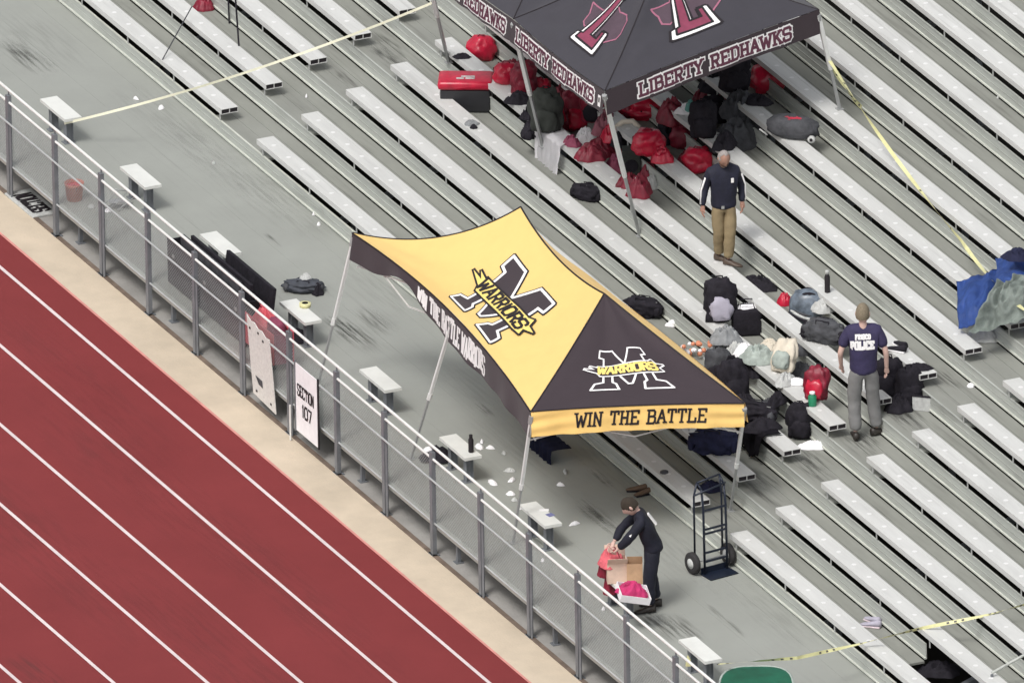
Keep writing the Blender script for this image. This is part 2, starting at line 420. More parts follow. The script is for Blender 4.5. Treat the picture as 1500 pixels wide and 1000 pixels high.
# steel posts and stringers carrying the rows
for i in range(17):
    x = X0 + 1 + i * 3
    bm = NB(); tube(bm, [(x, .2, -.15), (x, NR * DY, NR * DZ - .2)], .06, 4)
    for j in range(4): tube(bm, [(x, .5 + j * 3, -B), (x, .5 + j * 3, -.1 + (.5 + j * 3) * DZ / DY)], .05, 4)
    struct(obj('stringer', bm, M_galv))
# opening beside the second row, with pale slats deeper down
bm = NB()
for i in range(5): box(bm, hx0 + 1.0, hx1 + .3, .12 + i * .1, .17 + i * .1, -.05, -.02)
struct(obj('lower_landing_slats', bm, M_slats))
# rubbed-in scuffs: thin worn strips of their own shape
def scuff_mat(a_):
    m = bpy.data.materials.new('worn_scuff'); m.use_nodes = True; n = m.node_tree.nodes; l = m.node_tree.links
    b = n['Principled BSDF']; b.inputs['Base Color'].default_value = (.07, .068, .062, 1); b.inputs['Roughness'].default_value = .9
    tc = n.new('ShaderNodeTexCoord'); mp = n.new('ShaderNodeMapping'); mp.inputs['Scale'].default_value = (1.1, 15, 1)
    geo = n.new('ShaderNodeNewGeometry'); l.new(geo.outputs['Position'], mp.inputs['Vector'])
    nz = n.new('ShaderNodeTexNoise'); nz.inputs['Scale'].default_value = 1.5; nz.inputs['Detail'].default_value = 4; l.new(mp.outputs[0], nz.inputs['Vector'])
    r1 = n.new('ShaderNodeMapRange'); r1.inputs['From Min'].default_value = .42; r1.inputs['From Max'].default_value = .66; l.new(nz.outputs['Fac'], r1.inputs['Value'])
    sx = n.new('ShaderNodeSeparateXYZ'); l.new(tc.outputs['Generated'], sx.inputs[0]); prev = r1.outputs[0]
    for ax in (0, 1):
        a = n.new('ShaderNodeMath'); a.operation = 'PINGPONG'; a.inputs[1].default_value = .5; l.new(sx.outputs[ax], a.inputs[0])
        q = n.new('ShaderNodeMapRange'); q.interpolation_type = 'SMOOTHSTEP'; q.inputs['From Max'].default_value = .4; l.new(a.outputs[0], q.inputs['Value'])
        k = n.new('ShaderNodeMath'); k.operation = 'MULTIPLY'; l.new(prev, k.inputs[0]); l.new(q.outputs[0], k.inputs[1]); prev = k.outputs[0]
    k = n.new('ShaderNodeMath'); k.operation = 'MULTIPLY'; l.new(prev, k.inputs[0]); k.inputs[1].default_value = a_; l.new(k.outputs[0], b.inputs['Alpha']); return m
M_scuff2 = scuff_mat(.52); M_grime = scuff_mat(.10)
def scuff(px, py, n, ln, seed, m=None):
    P = on(px, py); hw = max(.05, n * .042); bm = NB()
    if P.z > .01:      # keep the patch on its own tread
        k = round(P.z / DZ) - 1; P.y = max(k * DY + .03 + hw, min((k + 1) * DY - .04 - hw, P.y)); hw = min(hw, .28)
    bm.faces.new([bm.verts.new((P.x + a * ln * .6, P.y + b * hw, P.z + .003)) for a, b in ((-1, -1), (1, -1), (1, 1), (-1, 1))])
    struct(obj('scuff_marks', bm, m or M_scuff2))
for i, (px, py, n, ln) in enumerate([(35, 82, 6, 1.3), (400, 352, 1, .5), (550, 470, 5, 1.0), (500, 480, 5, .9), (1060, 905, 1, 1.3), (1000, 920, 5, 1.0), (870, 745, 2, .8), (880, 700, 2, .6),
        (1330, 600, 6, 1.0), (1270, 640, 4, .7), (1390, 555, 5, .8), (1195, 670, 5, .9), (1120, 700, 4, .8), (1075, 745, 4, .6), (570, 80, 4, .8), (505, 115, 3, .6), (780, 790, 4, .7), (710, 600, 2, .5), (1235, 655, 5, .9), (1100, 725, 4, 1.2), (1160, 690, 5, 1.2), (1330, 565, 5, .9), (540, 95, 4, 1.), (960, 915, 6, 1.2), (520, 490, 6, 1.3), (1290, 620, 5, 1.2), (880, 760, 4, 1.3), (600, 60, 4, 1.)]):
    scuff(px, py, n, ln, i)

# general grime worn into the walkway and aisles
for i, (px, py, n, ln) in enumerate([(330, 250, 10, 3), (560, 420, 12, 2.5), (900, 680, 12, 3), (1130, 900, 10, 2.5), (60, 60, 12, 2.5), (690, 570, 8, 2), (430, 300, 14, 3), (760, 650, 12, 2.4), (980, 800, 14, 3), (250, 180, 12, 3)]): scuff(px, py, n, ln, i + 50, M_grime)

def stain(name, px, py, lx, ly, m):
    P = at(px, py, z=-B - .008); bm = NB(); bm.faces.new([bm.verts.new((P.x + a * lx, P.y + b * ly, -B - .0045)) for a, b in ((-1, -1), (1, -1), (1, 1), (-1, 1))]); struct(obj(name, bm, m))
M_tstain = scuff_mat(.30)
for px, py, lx, ly in ((55, 988, .9, .3), (200, 700, 4, .8), (420, 860, 5, .6), (120, 560, 4, .5), (60, 800, 5, .9), (330, 960, 4, .7)): stain('track_wear', px, py, lx, ly, M_tstain if lx < 1 else M_grime)
# ================================================================== BENCHES
def seat_mesh(length):
    bm = NB(); t = .005; h = .072
    box(bm, 0, length, 0, SW, -t, 0); box(bm, 0, length, 0, SW, -h, -h + t)
    box(bm, 0, length, 0, t, -h + t, -t); box(bm, 0, length, SW - t, SW, -h + t, -t); box(bm, 0, length, SW / 2 - .004, SW / 2 + .004, -h + t, -t)
    for yy in (.045, .195): box(bm, 0, length, yy, yy + .005, 0, .002)
    me = bpy.data.meshes.new('seat_plank'); bm.to_mesh(me); bm.free(); me.materials.append(M_seat); return me
def end_shade_mesh(length):  # added black plates that stand in for the shade inside the hollow plank ends
    bm = NB()
    for xx in (.015, length - .015):
        for a, b in ((.0045, SW / 2 - .0045), (SW / 2 + .0045, SW - .0045)): box(bm, xx - .002, xx + .002, a, b, -.0665, -.0055)
    me = bpy.data.meshes.new('end_shade_plate'); bm.to_mesh(me); bm.free(); me.materials.append(M_ink); return me
def brk_mesh():
    bm = NB(); box(bm, -.016, .016, .03, .036, -.198, -.073); box(bm, -.004, .004, .0365, .12, -.12, -.073)
    me = bpy.data.meshes.new('seat_bracket'); bm.to_mesh(me); bm.free(); me.materials.append(M_brk); return me
def num_mesh(length):
    bm = NB(); x = .3
    while x < length - .2:
        lathe(bm, [(.034, 0), (.034, .003)], 8, Matrix.Translation((x, .115, 0))); x += .457
    me = bpy.data.meshes.new('seat_numbers'); bm.to_mesh(me); bm.free(); me.materials.append(M_plate); return me
SM = {k: seat_mesh(b - a) for k, (a, b) in SECT.items()}; NM = {k: num_mesh(b - a) for k, (a, b) in SECT.items()}; PMs = {k: end_shade_mesh(b - a) for k, (a, b) in SECT.items()}
BM_ = brk_mesh()
ORD = 'first second third fourth fifth sixth seventh eighth ninth tenth eleventh twelfth thirteenth fourteenth fifteenth sixteenth seventeenth'.split()
SNAME = {'A': 'upper left section beyond the far aisle', 'B': 'long middle section between the two aisles', 'D': 'lower right section past the near aisle'}
def visible(P, m=160):
    x, y = px_of(P); return -m < x < 1500 + m and -m < y < 1000 + m
for s, (xa, xb) in SECT.items():
    for k in range(NR):
        y = k * DY + SY; z = k * DZ + SH
        if not any(visible((xa + (xb - xa) * t / 20, y, z)) for t in range(21)): continue
        b = thing('bleacher_bench', 'silver bleacher bench, %s row up from the walkway, %s' % (ORD[k], SNAME[s]), 'bench', (xa, y, z), 0, 'long aluminium bleacher benches in rows')
        obj('seat_plank', None, None, b, mesh=SM[s]); obj('end_shade_plate', None, None, b, mesh=PMs[s])['kind'] = 'stuff'; obj('seat_numbers', None, None, b, mesh=NM[s])['kind'] = 'stuff'
        n = 10
        for i in range(n):
            o = obj('seat_bracket', None, None, b, mesh=BM_); o.location = (.12 + i * (xb - xa - .24) / (n - 1), 0, 0)

# ================================================================== FENCE
fence = thing('chain_link_fence', 'grey chain-link fence with bright top rails between the red track and the walkway', 'fence', (0, -W, -B))
def fput(name, bm, m):
    o = obj(name, bm, m, fence); o.matrix_parent_inverse = Matrix.Translation(fence.location).inverted(); return o
FY = -W - .035
bmp = NB(); box(bmp, -.038, .038, -.028, .028, .012, B + .995); box(bmp, -.075, .075, -.045, .06, 0, .012)
box(bmp, -.012, .012, .0, .012, B + .9955, B + 1.05)
pm = bpy.data.meshes.new('fence_post'); bmesh.ops.recalc_face_normals(bmp, faces=bmp.faces); bmp.to_mesh(pm); bmp.free(); pm.materials.append(M_galv)
K0, K1 = -2, 17
for k in range(K0, K1):
    o = bpy.data.objects.new('fence_post', pm); COL.objects.link(o); o.parent = fence
    o.location = (XP + PS * k, FY + W, 0)
bm = NB(); tube(bm, [(XP + PS * K0, FY + .006, 1.07), (XP + PS * (K1 - 1), FY + .006, 1.07)], .019, 10); fput('top_rail', bm, M_rail)
for k in range(K0, K1 - 1):
    bm = NB(); tube(bm, [(XP + PS * k + .035, FY, .90), (XP + PS * (k + 1) - .035, FY, .90)], .017, 8); fput('upper_rail', bm, M_rail)
bm = NB(); tube(bm, [(XP + PS * K0, FY - .04, .635), (XP + PS * (K1 - 1), FY - .04, .635)], .014, 8); fput('middle_rail', bm, M_wire)
bm = NB(); tube(bm, [(XP + PS * K0, FY + .0, .015), (XP + PS * (K1 - 1), FY + .0, .015)], .013, 8); fput('bottom_rail', bm, M_wire)
for k in range(K0, K1):
    if k % 2 == 0 or k in (5, 11):
        bm = NB(); tube(bm, [(XP + PS * k + .1, FY - .02, -B), (XP + PS * k + .1, FY - .02, .62)], .017, 6); fput('brace_post', bm, M_galv)
bm = NB(); xL, xR = XP + PS * K0, XP + PS * (K1 - 1); h = .86; z0 = .02; pit = .05; n = int((xR - xL + h) / pit)
for s in (0, 1):
    for i in range(n + 14):
        xb = xL - h + i * pit
        a = (xb, z0); b = (xb + h, z0 + h)
        if s: a, b = (xb, z0 + h), (xb + h, z0)
        yy = FY + .026 + (.003 if s else 0)
        if b[0] < xL or a[0] > xR: continue
        tube(bm, [(a[0], yy, a[1]), (b[0], yy, b[1])], .0022, 3, False)
o = fput('chain_link_mesh', bm, M_wire); o['kind'] = 'stuff'

# ---- signs on the fence
def plane_f(P, U, V, N): return lambda u, v, off: P + U * u + V * v + N * off
sp = at(449, 592, y=FY - .06)
sg = thing('section_sign', 'white upright sign reading SECTION 107 fixed to the fence', 'sign', (sp.x, sp.y, sp.z))
sx0, sx1 = at(434, 560, y=FY - .06).x, at(465, 560, y=FY - .06).x
zt, zb = at(434, 531, y=FY - .06).z, at(434, 628, y=FY - .06).z
bm = NB(); box(bm, sx0, sx1, FY - .068, FY - .058, zb, zt); put('sign_board', bm, M_white, sg)
for xx in (sx0 - .03, sx1 + .012):
    bm = NB(); tube(bm, [(xx, FY - .06, zb - .02), (xx, FY - .06, zt + .02)], .014, 6); put('sign_frame', bm, M_ink if xx > sx0 else M_galv, sg)
bm = NB(); tube(bm, [(sx0 - .12, FY - .1, -B + .01), (sx0 - .12, FY - .1, -B + .5)], .013, 6); put('sign_foot', bm, M_rail, sg)
fS = plane_f(Vector((0, FY - .068, 0)), Vector((1, 0, 0)), Vector((0, 0, 1)), Vector((0, -1, 0)))
ww = sx1 - sx0
letters('lettering', M_ink, sg, 'SECTION', sx0 + .06, zt - .42, (ww - .12) / 9.1, .15, .012, fS, .003, serif=False)
letters('lettering', M_ink, sg, '107', sx0 + .2, zt - .68, .09, .16, .016, fS, .003, serif=False)
# blank perforated white board
wb = thing('leaning_board', 'tall blank white board with ragged top and a dark diamond hole leaning on the fence', 'board', at(388, 590, y=FY - .05))
y_ = FY - .055
c = [at(361, 462, y=y_), at(394, 500, y=y_), at(404, 607, y=y_), at(371, 575, y=y_)]
bm = NB(); n = 7; top = []
for i in range(n):
    p = c[0].lerp(c[1], i / (n - 1)); p.z += (.02 if i % 2 == 0 else -.01); top.append(p)
front = [bm.verts.new(p) for p in top + [c[2], c[3]]]; f0 = bm.faces.new(front)
r = bmesh.ops.extrude_face_region(bm, geom=[f0])
for v in [g for g in r['geom'] if isinstance(g, bmesh.types.BMVert)]: v.co.y += .012
put('board', bm, mat('ribbed_white', (.66, .65, .62), .7, 0, .12, 5, (6, 1, 6)), wb)
bm = NB(); q = [at(a, b, y=y_ - .004) for a, b in ((374, 549), (384, 558), (385, 569), (379, 563))]; bm.faces.new([bm.verts.new(p) for p in q]); put('hole', bm, M_dgrey, wb)
bm = NB()
for a, b in ((366, 480), (385, 500), (378, 488), (397, 592), (376, 572)):
    p = at(a, b, y=y_ - .004); box(bm, p.x - .02, p.x + .02, p.y - .004, p.y, p.z - .014, p.z + .014)
put('bolt_marks', bm, M_ink, wb)
# overturned sign lying on the slab
ls = thing('section_sign', 'overturned pale SECTION sign lying flat under the walkway at the far left', 'sign', at(50, 300, z=-B))
P0 = at(24, 288, z=-B + .03); P1 = at(76, 314, z=-B + .03)
x0_, x1_ = at(20, 283, z=-B).x, at(72, 316, z=-B).x
yc = (at(45, 298, z=-B)).y
bm = NB(); box(bm, x0_, x1_, yc - .19, yc + .19, -B + .0, -B + .03, bev=.01); put('sign_board', bm, M_lgrey, ls)
fT = lambda u, v, off: Vector((x1_ - .08 - u, yc + .11 - v, -B + .03 + off))
letters('lettering', M_ink, ls, 'SECTION', .03, 0, (x1_ - x0_ - .2) / 9.1, .23, .021, fT, .004, serif=False)

# ================================================================== SHORT WALKWAY BENCHES
def short_bench(px, py, label):
    P = at(px, py, z=.40)
    t = thing('walkway_bench', label, 'bench', (P.x, P.y, 0), 0, 'short two-legged benches along the fence')
    bm = NB(); box(bm, -.40, .40, -.12, .12, .36, .40); obj('seat_plank', bm, mat('bright_plank', (.72, .73, .70), .5, 0, .08, 2), t)
    for x in (-.24, .24):
        bm = NB(); box(bm, x - .045, x + .045, -.05, -.042, .012, .3595); box(bm, x - .045, x + .045, .042, .05, .012, .3595); box(bm, x - .012, x + .012, -.0415, .0415, .012, .3595)
        box(bm, x - .06, x + .06, -.08, .08, 0, .0115); obj('leg', bm, M_galv, t)
    return t
SBL = ['short bench at the upper left where the pale tape is tied', 'short empty bench beside the fence, second from the upper left', 'short bench behind the long black equipment trunk', 'short bench holding a roll of yellow tape',
       'short empty bench beside the fence below the yellow canopy', 'short bench with a black bottle standing on it', 'short bench with a white and blue sticker on its plank', 'short bench under the cardboard boxes', 'short bench beside the green tarp at the bottom edge']
SB = []
for k in range(9):
    SB.append(short_bench(89 + 117.1 * k, 158 + 99.0 * k, SBL[k]))

# ================================================================== CANOPIES
def curve(a, b, sag, out=Vector((0, 0, 0))):
    a = Vector(a); b = Vector(b)
    return lambda t: a.lerp(b, t) - Vector((0, 0, sag * 4 * t * (1 - t))) + out * 4 * t * (1 - t)
def coons(c0, c1, d0, d1, bulge=0., seed=0, wr=.02):
    P00, P10, P01, P11 = c0(0), c0(1), c1(0), c1(1)
    def S0(u, v):
        p = c0(u) * (1 - v) + c1(u) * v + d0(v) * (1 - u) + d1(v) * u
        p -= P00 * (1 - u) * (1 - v) + P10 * u * (1 - v) + P01 * (1 - u) * v + P11 * u * v
        p = p.copy(); e = 16 * u * (1 - u) * v * (1 - v)
        p.z += bulge * e + wr * min(1, e * 3) * noise.noise(Vector((u * 4 + seed, v * 2.2, seed))) * 2
        # tension folds fanning from the lower corners
        for cu in (0, 1):
            du = abs(u - cu) + .02; rr = math.hypot(du, v)
            p.z += wr * .9 * math.sin(9 * math.atan2(v, du) + seed) * math.exp(-rr * 3.2) * min(1, e * 4)
        return p
    def S(u, v, off=0):
        p = S0(u, v)
        if off:
            e = .004
            a = S0(u + e, v) - S0(u - e, v); b = S0(u, min(v + e, .999)) - S0(u, v - e)
            n = a.cross(b)
            if n.length > 0:
                n.normalize()
                if n.z < 0: n = -n
                p += n * off
        return p
    return S
def surf_bm(S, nu=36, nv=24):
    bm = NB(); g = [[bm.verts.new(S(i / nu, j / nv)) for i in range(nu + 1)] for j in range(nv + 1)]
    for j in range(nv):
        for i in range(nu): bm.faces.new((g[j][i], g[j][i + 1], g[j + 1][i + 1], g[j + 1][i]))
    bmesh.ops.remove_doubles(bm, verts=bm.verts, dist=1e-4)
    return bm
def valance_f(c, drop, outdir, wave=.012, seed=0, flare=.03):
    def f(u, v, off=0):     # v 0 top .. 1 bottom
        p = c(u).copy(); p.z -= v * drop(u) if callable(drop) else v * drop
        p += outdir * (.012 + flare * v + wave * v * math.sin(u * 23 + seed) + wave * .7 * v * math.sin(u * 51 + 2 * seed) + off)
        return p
    return f
def metric_face(S, horiz=True, n=40):
    """decal coordinates in metres about the point (u0,v0) of a face"""
    def mk(u0, v0, flip=1):
        e = .02
        lu = (S(u0 + e, v0) - S(u0 - e, v0)).length / (2 * e); lv = (S(u0, v0 + e) - S(u0, v0 - e)).length / (2 * e)
        return lambda x, y, off: S(u0 + x / lu * flip, v0 + y / lv, off)
    return mk
def seam(name, c, r, m, parent, n=24):
    bm = NB(); tube(bm, [c(i / n) for i in range(n + 1)], r, 5); return put(name, bm, m, parent)
def leg(parent, top, foot, zt_, m=M_pole, th=1.):
    top = Vector(top) - Vector((0, 0, .06)); foot = Vector(foot); d = foot - top
    bm = NB(); mid = top + d * .55
    tube(bm, [top, mid], .027 * th, 4); p = put('leg', bm, m, parent)
    bm = NB(); tube(bm, [mid - d * .02, foot + Vector((0, 0, .012))], .019 * th, 4); box(bm, foot.x - .045, foot.x + .045, foot.y - .045, foot.y + .045, foot.z, foot.z + .01)
    a = put('leg_extension', bm, M_polegrey, p); a.parent = p; a.matrix_parent_inverse = Matrix()
    bm = NB(); tube(bm, [mid - d * .025, mid + d * .02], .032, 6); a = put('leg_clamp', bm, M_pole, p); a.matrix_parent_inverse = Matrix()
    bm = NB(); q = top + d * .04; tube(bm, [top - d * .02, q], .036, 6); a = put('corner_bracket', bm, M_polegrey, p); a.matrix_parent_inverse = Matrix()
def scissors(parent, a, b, drop=.36, n=2, m=M_pole):
    a = Vector(a); b = Vector(b); D = Vector((0, 0, drop))
    for i in range(n):
        p = a.lerp(b, i / n); q = a.lerp(b, (i + 1) / n)
        for s in (0, 1):
            bm = NB(); tube(bm, [p - D * s, q - D * (1 - s)], .012, 4); put('truss_bar', bm, m, parent)

MLOGO = [(-1, 1), (-.38, 1), (0, .28), (.38, 1), (1, 1), (1, .66), (.80, .62), (.80, -.62), (1.05, -.7), (1.15, -1), (.36, -1), (.42, -.7), (.52, -.62), (.50, .18), (.06, -.72), (-.06, -.72), (-.50, .18), (-.52, -.62), (-.42, -.7), (-.36, -1), (-1.15, -1), (-1.05, -.7), (-.80, -.62), (-.80, .62), (-1, .66)]
BANNER = [(-1.32, .30), (-1.0, .22), (-1.02, .30), (.9, .40), (1.05, .52), (1.12, .24), (1.38, .2), (1.12, -.02), (1.2, -.26), (.95, -.32), (-.9, -.36), (-1.0, -.14), (-1.5, .12), (-1.1, .1)]
def m_logo(parent, f, sx, sy, on_yellow, lw=1.):
    M_ = [(x * sx, y * sy) for x, y in MLOGO]
    Bn = [(x * sx, y * sy * .72 - .02 * sy) for x, y in BANNER]
    if on_yellow:
        put('logo_outline', outline_bm(M_, .048 * lw, f, .004), M_ink, parent)
        put('logo_letter', poly_bm(M_, f, .007), M_blk, parent)
        put('logo_trim', outline_bm(M_, .023 * lw, f, .010), M_wht, parent)
        put('banner', outline_bm(Bn, .036 * lw, f, .016), M_ink, parent); put('banner', poly_bm(Bn, f, .0195), M_yprint, parent)
    else:
        put('logo_letter', poly_bm(M_, f, .0045), M_blk, parent)
        put('logo_trim', outline_bm(M_, .019 * lw, f, .0075), M_wht, parent)
        put('banner', outline_bm(Bn, .030 * lw, f, .014), M_wht, parent); put('banner', poly_bm(Bn, f, .0175), M_blk, parent)
    cw = 2.05 * sx / (text_w('WARRIORS', 1, .22)); ch = .36 * sy; tw = text_w('WARRIORS', cw, .22)
    letters('logo_lettering', M_ink if on_yellow else M_yprint, parent, 'WARRIORS', -tw / 2, -ch / 2, cw, ch, (.025 if on_yellow else .027) * lw, f, .0225, .22, False, .12)

# ---- yellow and black canopy
P1 = at(517, 341, z=2.12); P2 = at(778, 602, z=1.93); P3 = at(1090, 590, z=2.0); P4 = at(814, 372, z=2.08)
A1 = at(763, 303, z=2.82); A2 = at(885, 430, z=2.78)
tw_ = thing('canopy_tent', 'sagging yellow and black pop-up canopy printed WARRIORS and WIN THE BATTLE', 'canopy tent', ((P1 + P3) / 2).to_tuple()[:2] + (0,))
e12 = curve(P1, P2, -.10, Vector((0, .15, 0))); e23 = curve(P2, P3, -.03); r12 = curve(A1, A2, .12, Vector((0, -.05, 0))); h1 = curve(P1, A1, .21, Vector((.08, 0, 0))); h2 = curve(P2, A2, .03); h3 = curve(P3, A2, .02); h4 = curve(P4, A1, .1)
e43 = curve(P4, P3, .05, Vector((0, .12, 0))); e14 = curve(P1, P4, .05)
S_long = coons(e12, r12, h1, h2, -.05, 1)
S_end = coons(e23, lambda t: A2.copy(), h2, h3, -.03, 2)
S_back = coons(e43, r12, h4, h3, .09, 3)
S_far = coons(e14, lambda t: A1.copy(), h1, h4, -.03, 4)
for nm, S_, m_ in (('roof_panel', S_long, M_yel), ('roof_panel', S_end, M_blk), ('roof_panel', S_back, M_gold), ('roof_panel', S_far, M_blk)):
    o = put(nm, surf_bm(S_), m_, tw_); o.data.polygons.foreach_set('use_smooth', [True] * len(o.data.polygons))
for c_ in (h1, h2, h3, r12, h4): seam('seam', c_, .012, M_ink, tw_)
d12 = (P2 - P1).normalized(); o12 = Vector((d12.y, -d12.x, 0)).normalized(); d23 = (P3 - P2).normalized(); o23 = Vector((d23.y, -d23.x, 0)).normalized()
V12 = valance_f(e12, lambda u: .36 - .25 * math.exp(-((u - .26) / .10) ** 2) + .07 * math.exp(-((u - .6) / .2) ** 2), o12, .014, 1)
V23_ = valance_f(e23, lambda u: .34 - .02 * u, o23, .012, 2)
def V23(u, v, off=0):
    return V23_(u, v, off) + o23 * (.010 * math.sin(v * 11 + 2.5 * math.sin(u * 5)) * math.sin(math.pi * v) * (1.2 - math.sin(math.pi * u)))
V43 = valance_f(e43, .28, -o12, .01, 3); V14 = valance_f(e14, .28, -o23, .01, 4)
for V_, m_ in ((V12, M_blk), (V23, M_gold), (V43, M_gold), (V14, M_gold)):
    o = put('valance', surf_bm(V_, 90, 16), m_, tw_); o.data.polygons.foreach_set('use_smooth', [True] * len(o.data.polygons))
seam('seam', lambda t: V23(t, 0, .002), .009, M_ink, tw_); seam('seam', lambda t: V12(t, 0, .002), .009, M_ink, tw_)
# printed words
Lf = (P3 - P2).length
fv = lambda x, y, off: V23(min(max(x / Lf, 0), 1), 1 - min(max(y / .31, 0), 1), off)
w_ = text_w('WIN THE BATTLE', .095, .36)
letters('lettering', M_ink, tw_, 'WIN THE BATTLE', (Lf - w_) / 2 + .03, .085, .095, .16, .0135, fv, .006, .36, True, slant=.12)
Ll = (P2 - P1).length
fv2 = lambda x, y, off: V12(min(max(x / Ll, 0), 1), 1 - min(max(y, 0), 1), off)
letters('lettering', M_wht, tw_, 'WIN THE BATTLE WARRIORS', Ll * .33, .17, .078, .62, .025, fv2, .006, .34, False, 0, lambda i: .05 * math.sin(i * 1.9))
m_logo(tw_, lambda x, y, off: S_long(.52 + .147 * x * (1.15 + .33 * y) - .0215 * y, .43 - .021 * x * 1.2 + .325 * y, off), 1, 1, True, 1.55)
mk = metric_face(S_end)
m_logo(tw_, (lambda g: (lambda x, y, off: g(x, y, off)))(mk(.5, .345)), .365, .375, False, .66)
# frame
F1 = at(465, 570, z=0); FM = at(602, 672, z=0); F2 = at(752, 795, z=0); F3 = on(1070, 748, 'tread')
PM_ = e12(.5) - Vector((0, 0, .02)); PMb = e43(.5) - Vector((0, 0, .05)); F4 = on(835, 500, 'tread'); F5 = on(950, 640, 'tread')
F4 = Vector((P4.x - .05, 1.0, 2 * DZ)); F5 = Vector(((P4.x + P3.x) / 2, .95, 2 * DZ))
dn = Vector((0, 0, .04))
for top, foot in ((P1, F1), (PM_, FM), (P2, F2), (P3, F3), (P4, F4), (PMb, F5)): leg(tw_, top - dn, foot, 0)
for a, b in ((P1, PM_), (PM_, P2), (P2, P3), (P4, PMb), (PMb, P3), (P1, P4), (PM_, PMb)):
    ins = ((P1 + P2 + P3 + P4) / 4 - (a + b) / 2); ins.z = 0; ins = ins.normalized() * .10 if ins.length > .3 else ins * 0; scissors(tw_, a - dn * 3 + ins, b - dn * 3 + ins, .32)

# ---- charcoal canopy
Q2 = at(886, 133, z=3.35); Q3 = at(1199, 14, z=3.75); QM = at(752, 28, z=3.35); 
Q0 = QM + (QM - Q2); Q5 = Q3 + (Q0 - Q2); QN = Q3 + (QM - Q2)
cen = (Q2 + Q3 + QM + QN) / 4; B2 = cen + Vector((0, 0, .95)) ; B1 = (QM + QN + Q0 + Q5) / 4 + Vector((0, 0, .95))
tl = thing('canopy_tent', 'charcoal pop-up canopy printed LIBERTY REDHAWKS over the upper benches', 'canopy tent', ((Q2 + Q3) / 2).to_tuple()[:2] + (2,))
g02 = curve(QM, Q2, .04); g0M = curve(Q0, QM, .04); g23 = curve(Q2, Q3, -.02); hA = curve(Q2, B2, .06); hB = curve(Q3, B2, .06); hM = curve(QM, B2, .05); hM1 = curve(QM, B1, .05); hN = curve(QN, B2, .05); hN1 = curve(QN, B1, .05)
h0 = curve(Q0, B1, .06); h5 = curve(Q5, B1, .06); gN3 = curve(QN, Q3, .04); g5N = curve(Q5, QN, .04); rr = curve(B1, B2, .1); g05 = curve(Q0, Q5, .02)
T_l = coons(g02, lambda t: B2.copy(), hM, hA, -.03, 5); T_f = coons(g23, lambda t: B2.copy(), hA, hB, -.03, 6)
T_l2 = coons(g0M, lambda t: B1.copy(), h0, hM1, -.03, 7)
T_v = coons(lambda t: QM.copy(), rr, hM1, hM, -.05, 8, .0)
T_b = coons(gN3, lambda t: B2.copy(), hN, hB, -.03, 9); T_b2 = coons(g5N, lambda t: B1.copy(), h5, hN1, -.03, 10); T_v2 = coons(lambda t: QN.copy(), rr, hN1, hN, -.05, 11, 0.)
T_e = coons(g05, lambda t: B1.copy(), h0, h5, -.03, 12)
for S_ in (T_l, T_f, T_l2, T_v, T_b, T_b2, T_v2, T_e):
    o = put('roof_panel', surf_bm(S_), M_blk2, tl); o.data.polygons.foreach_set('use_smooth', [True] * len(o.data.polygons))
for c_ in (hA, hB, hM, hM1, h0): seam('seam', c_, .009, M_ink, tl)
k12 = (Q2 - QM).normalized(); oo12 = Vector((k12.y, -k12.x, 0)).normalized(); k23 = (Q3 - Q2).normalized(); oo23 = Vector((k23.y, -k23.x, 0)).normalized()
U12 = valance_f(g02, .31, oo12, .008, 1); U01 = valance_f(g0M, .31, oo12, .008, 5); U23 = valance_f(g23, .33, oo23, .008, 2); U3b = valance_f(gN3, .31, -oo12, .008, 3)
for V_ in (U12, U01, U23, U3b):
    o = put('valance', surf_bm(V_, 60, 5), M_blk, tl); o.data.polygons.foreach_set('use_smooth', [True] * len(o.data.polygons))
def liberty(V, LL, frac, cw, ch, y0, hgt):
    f = lambda x, y, off: V(min(max(x / LL, 0), 1), 1 - min(max(y / hgt, 0), 1), off)
    w = text_w('LIBERTY REDHAWKS', cw, .36); x0 = (LL - w) * frac
    letters('lettering_backing', M_wht, tl, 'LIBERTY REDHAWKS', x0, y0, cw, ch, .040, f, .004, .36, True)
    letters('lettering', M_darkred, tl, 'LIBERTY REDHAWKS', x0, y0, cw, ch, .0195, f, .010, .36, True)
liberty(U23, (Q3 - Q2).length, .53, .112, .165, .08, .33); liberty(U12, (Q2 - QM).length, .35, .112, .165, .07, .31); liberty(U01, (QM - Q0).length, .6, .112, .165, .07, .31)
fe = lambda x, y, off: U12(x, y, off)
bm = NB(); bm.faces.new([bm.verts.new(U12(a, b, .006)) for a, b in ((.945, .3), (.975, .3), (.975, .8), (.945, .8))]); put('emblem', bm, M_wht, tl)
bm = NB(); bm.faces.new([bm.verts.new(U12(a, b, .009)) for a, b in ((.953, .4), (.967, .4), (.967, .62), (.953, .62))]); put('emblem', bm, M_ink, tl)
STATE = [(-.38, .95), (.02, .95), (.02, .45), (.35, .33), (.75, .38), (.95, .25), (.98, -.1), (.9, -.3), (.6, -.5), (.35, -.72), (.33, -1), (.12, -.95), (-.05, -.62), (-.25, -.38), (-.42, -.52), (-.6, -.42), (-.72, -.15), (-1, .1), (-.38, .12)]
LL_ = [(-.5, 1), (.1, 1), (.1, .8), (0, .76), (0, -.66), (.42, -.66), (.42, -.36), (.62, -.36), (.62, -1), (-.5, -1), (-.5, -.8), (-.38, -.76), (-.38, .76), (-.5, .8)]
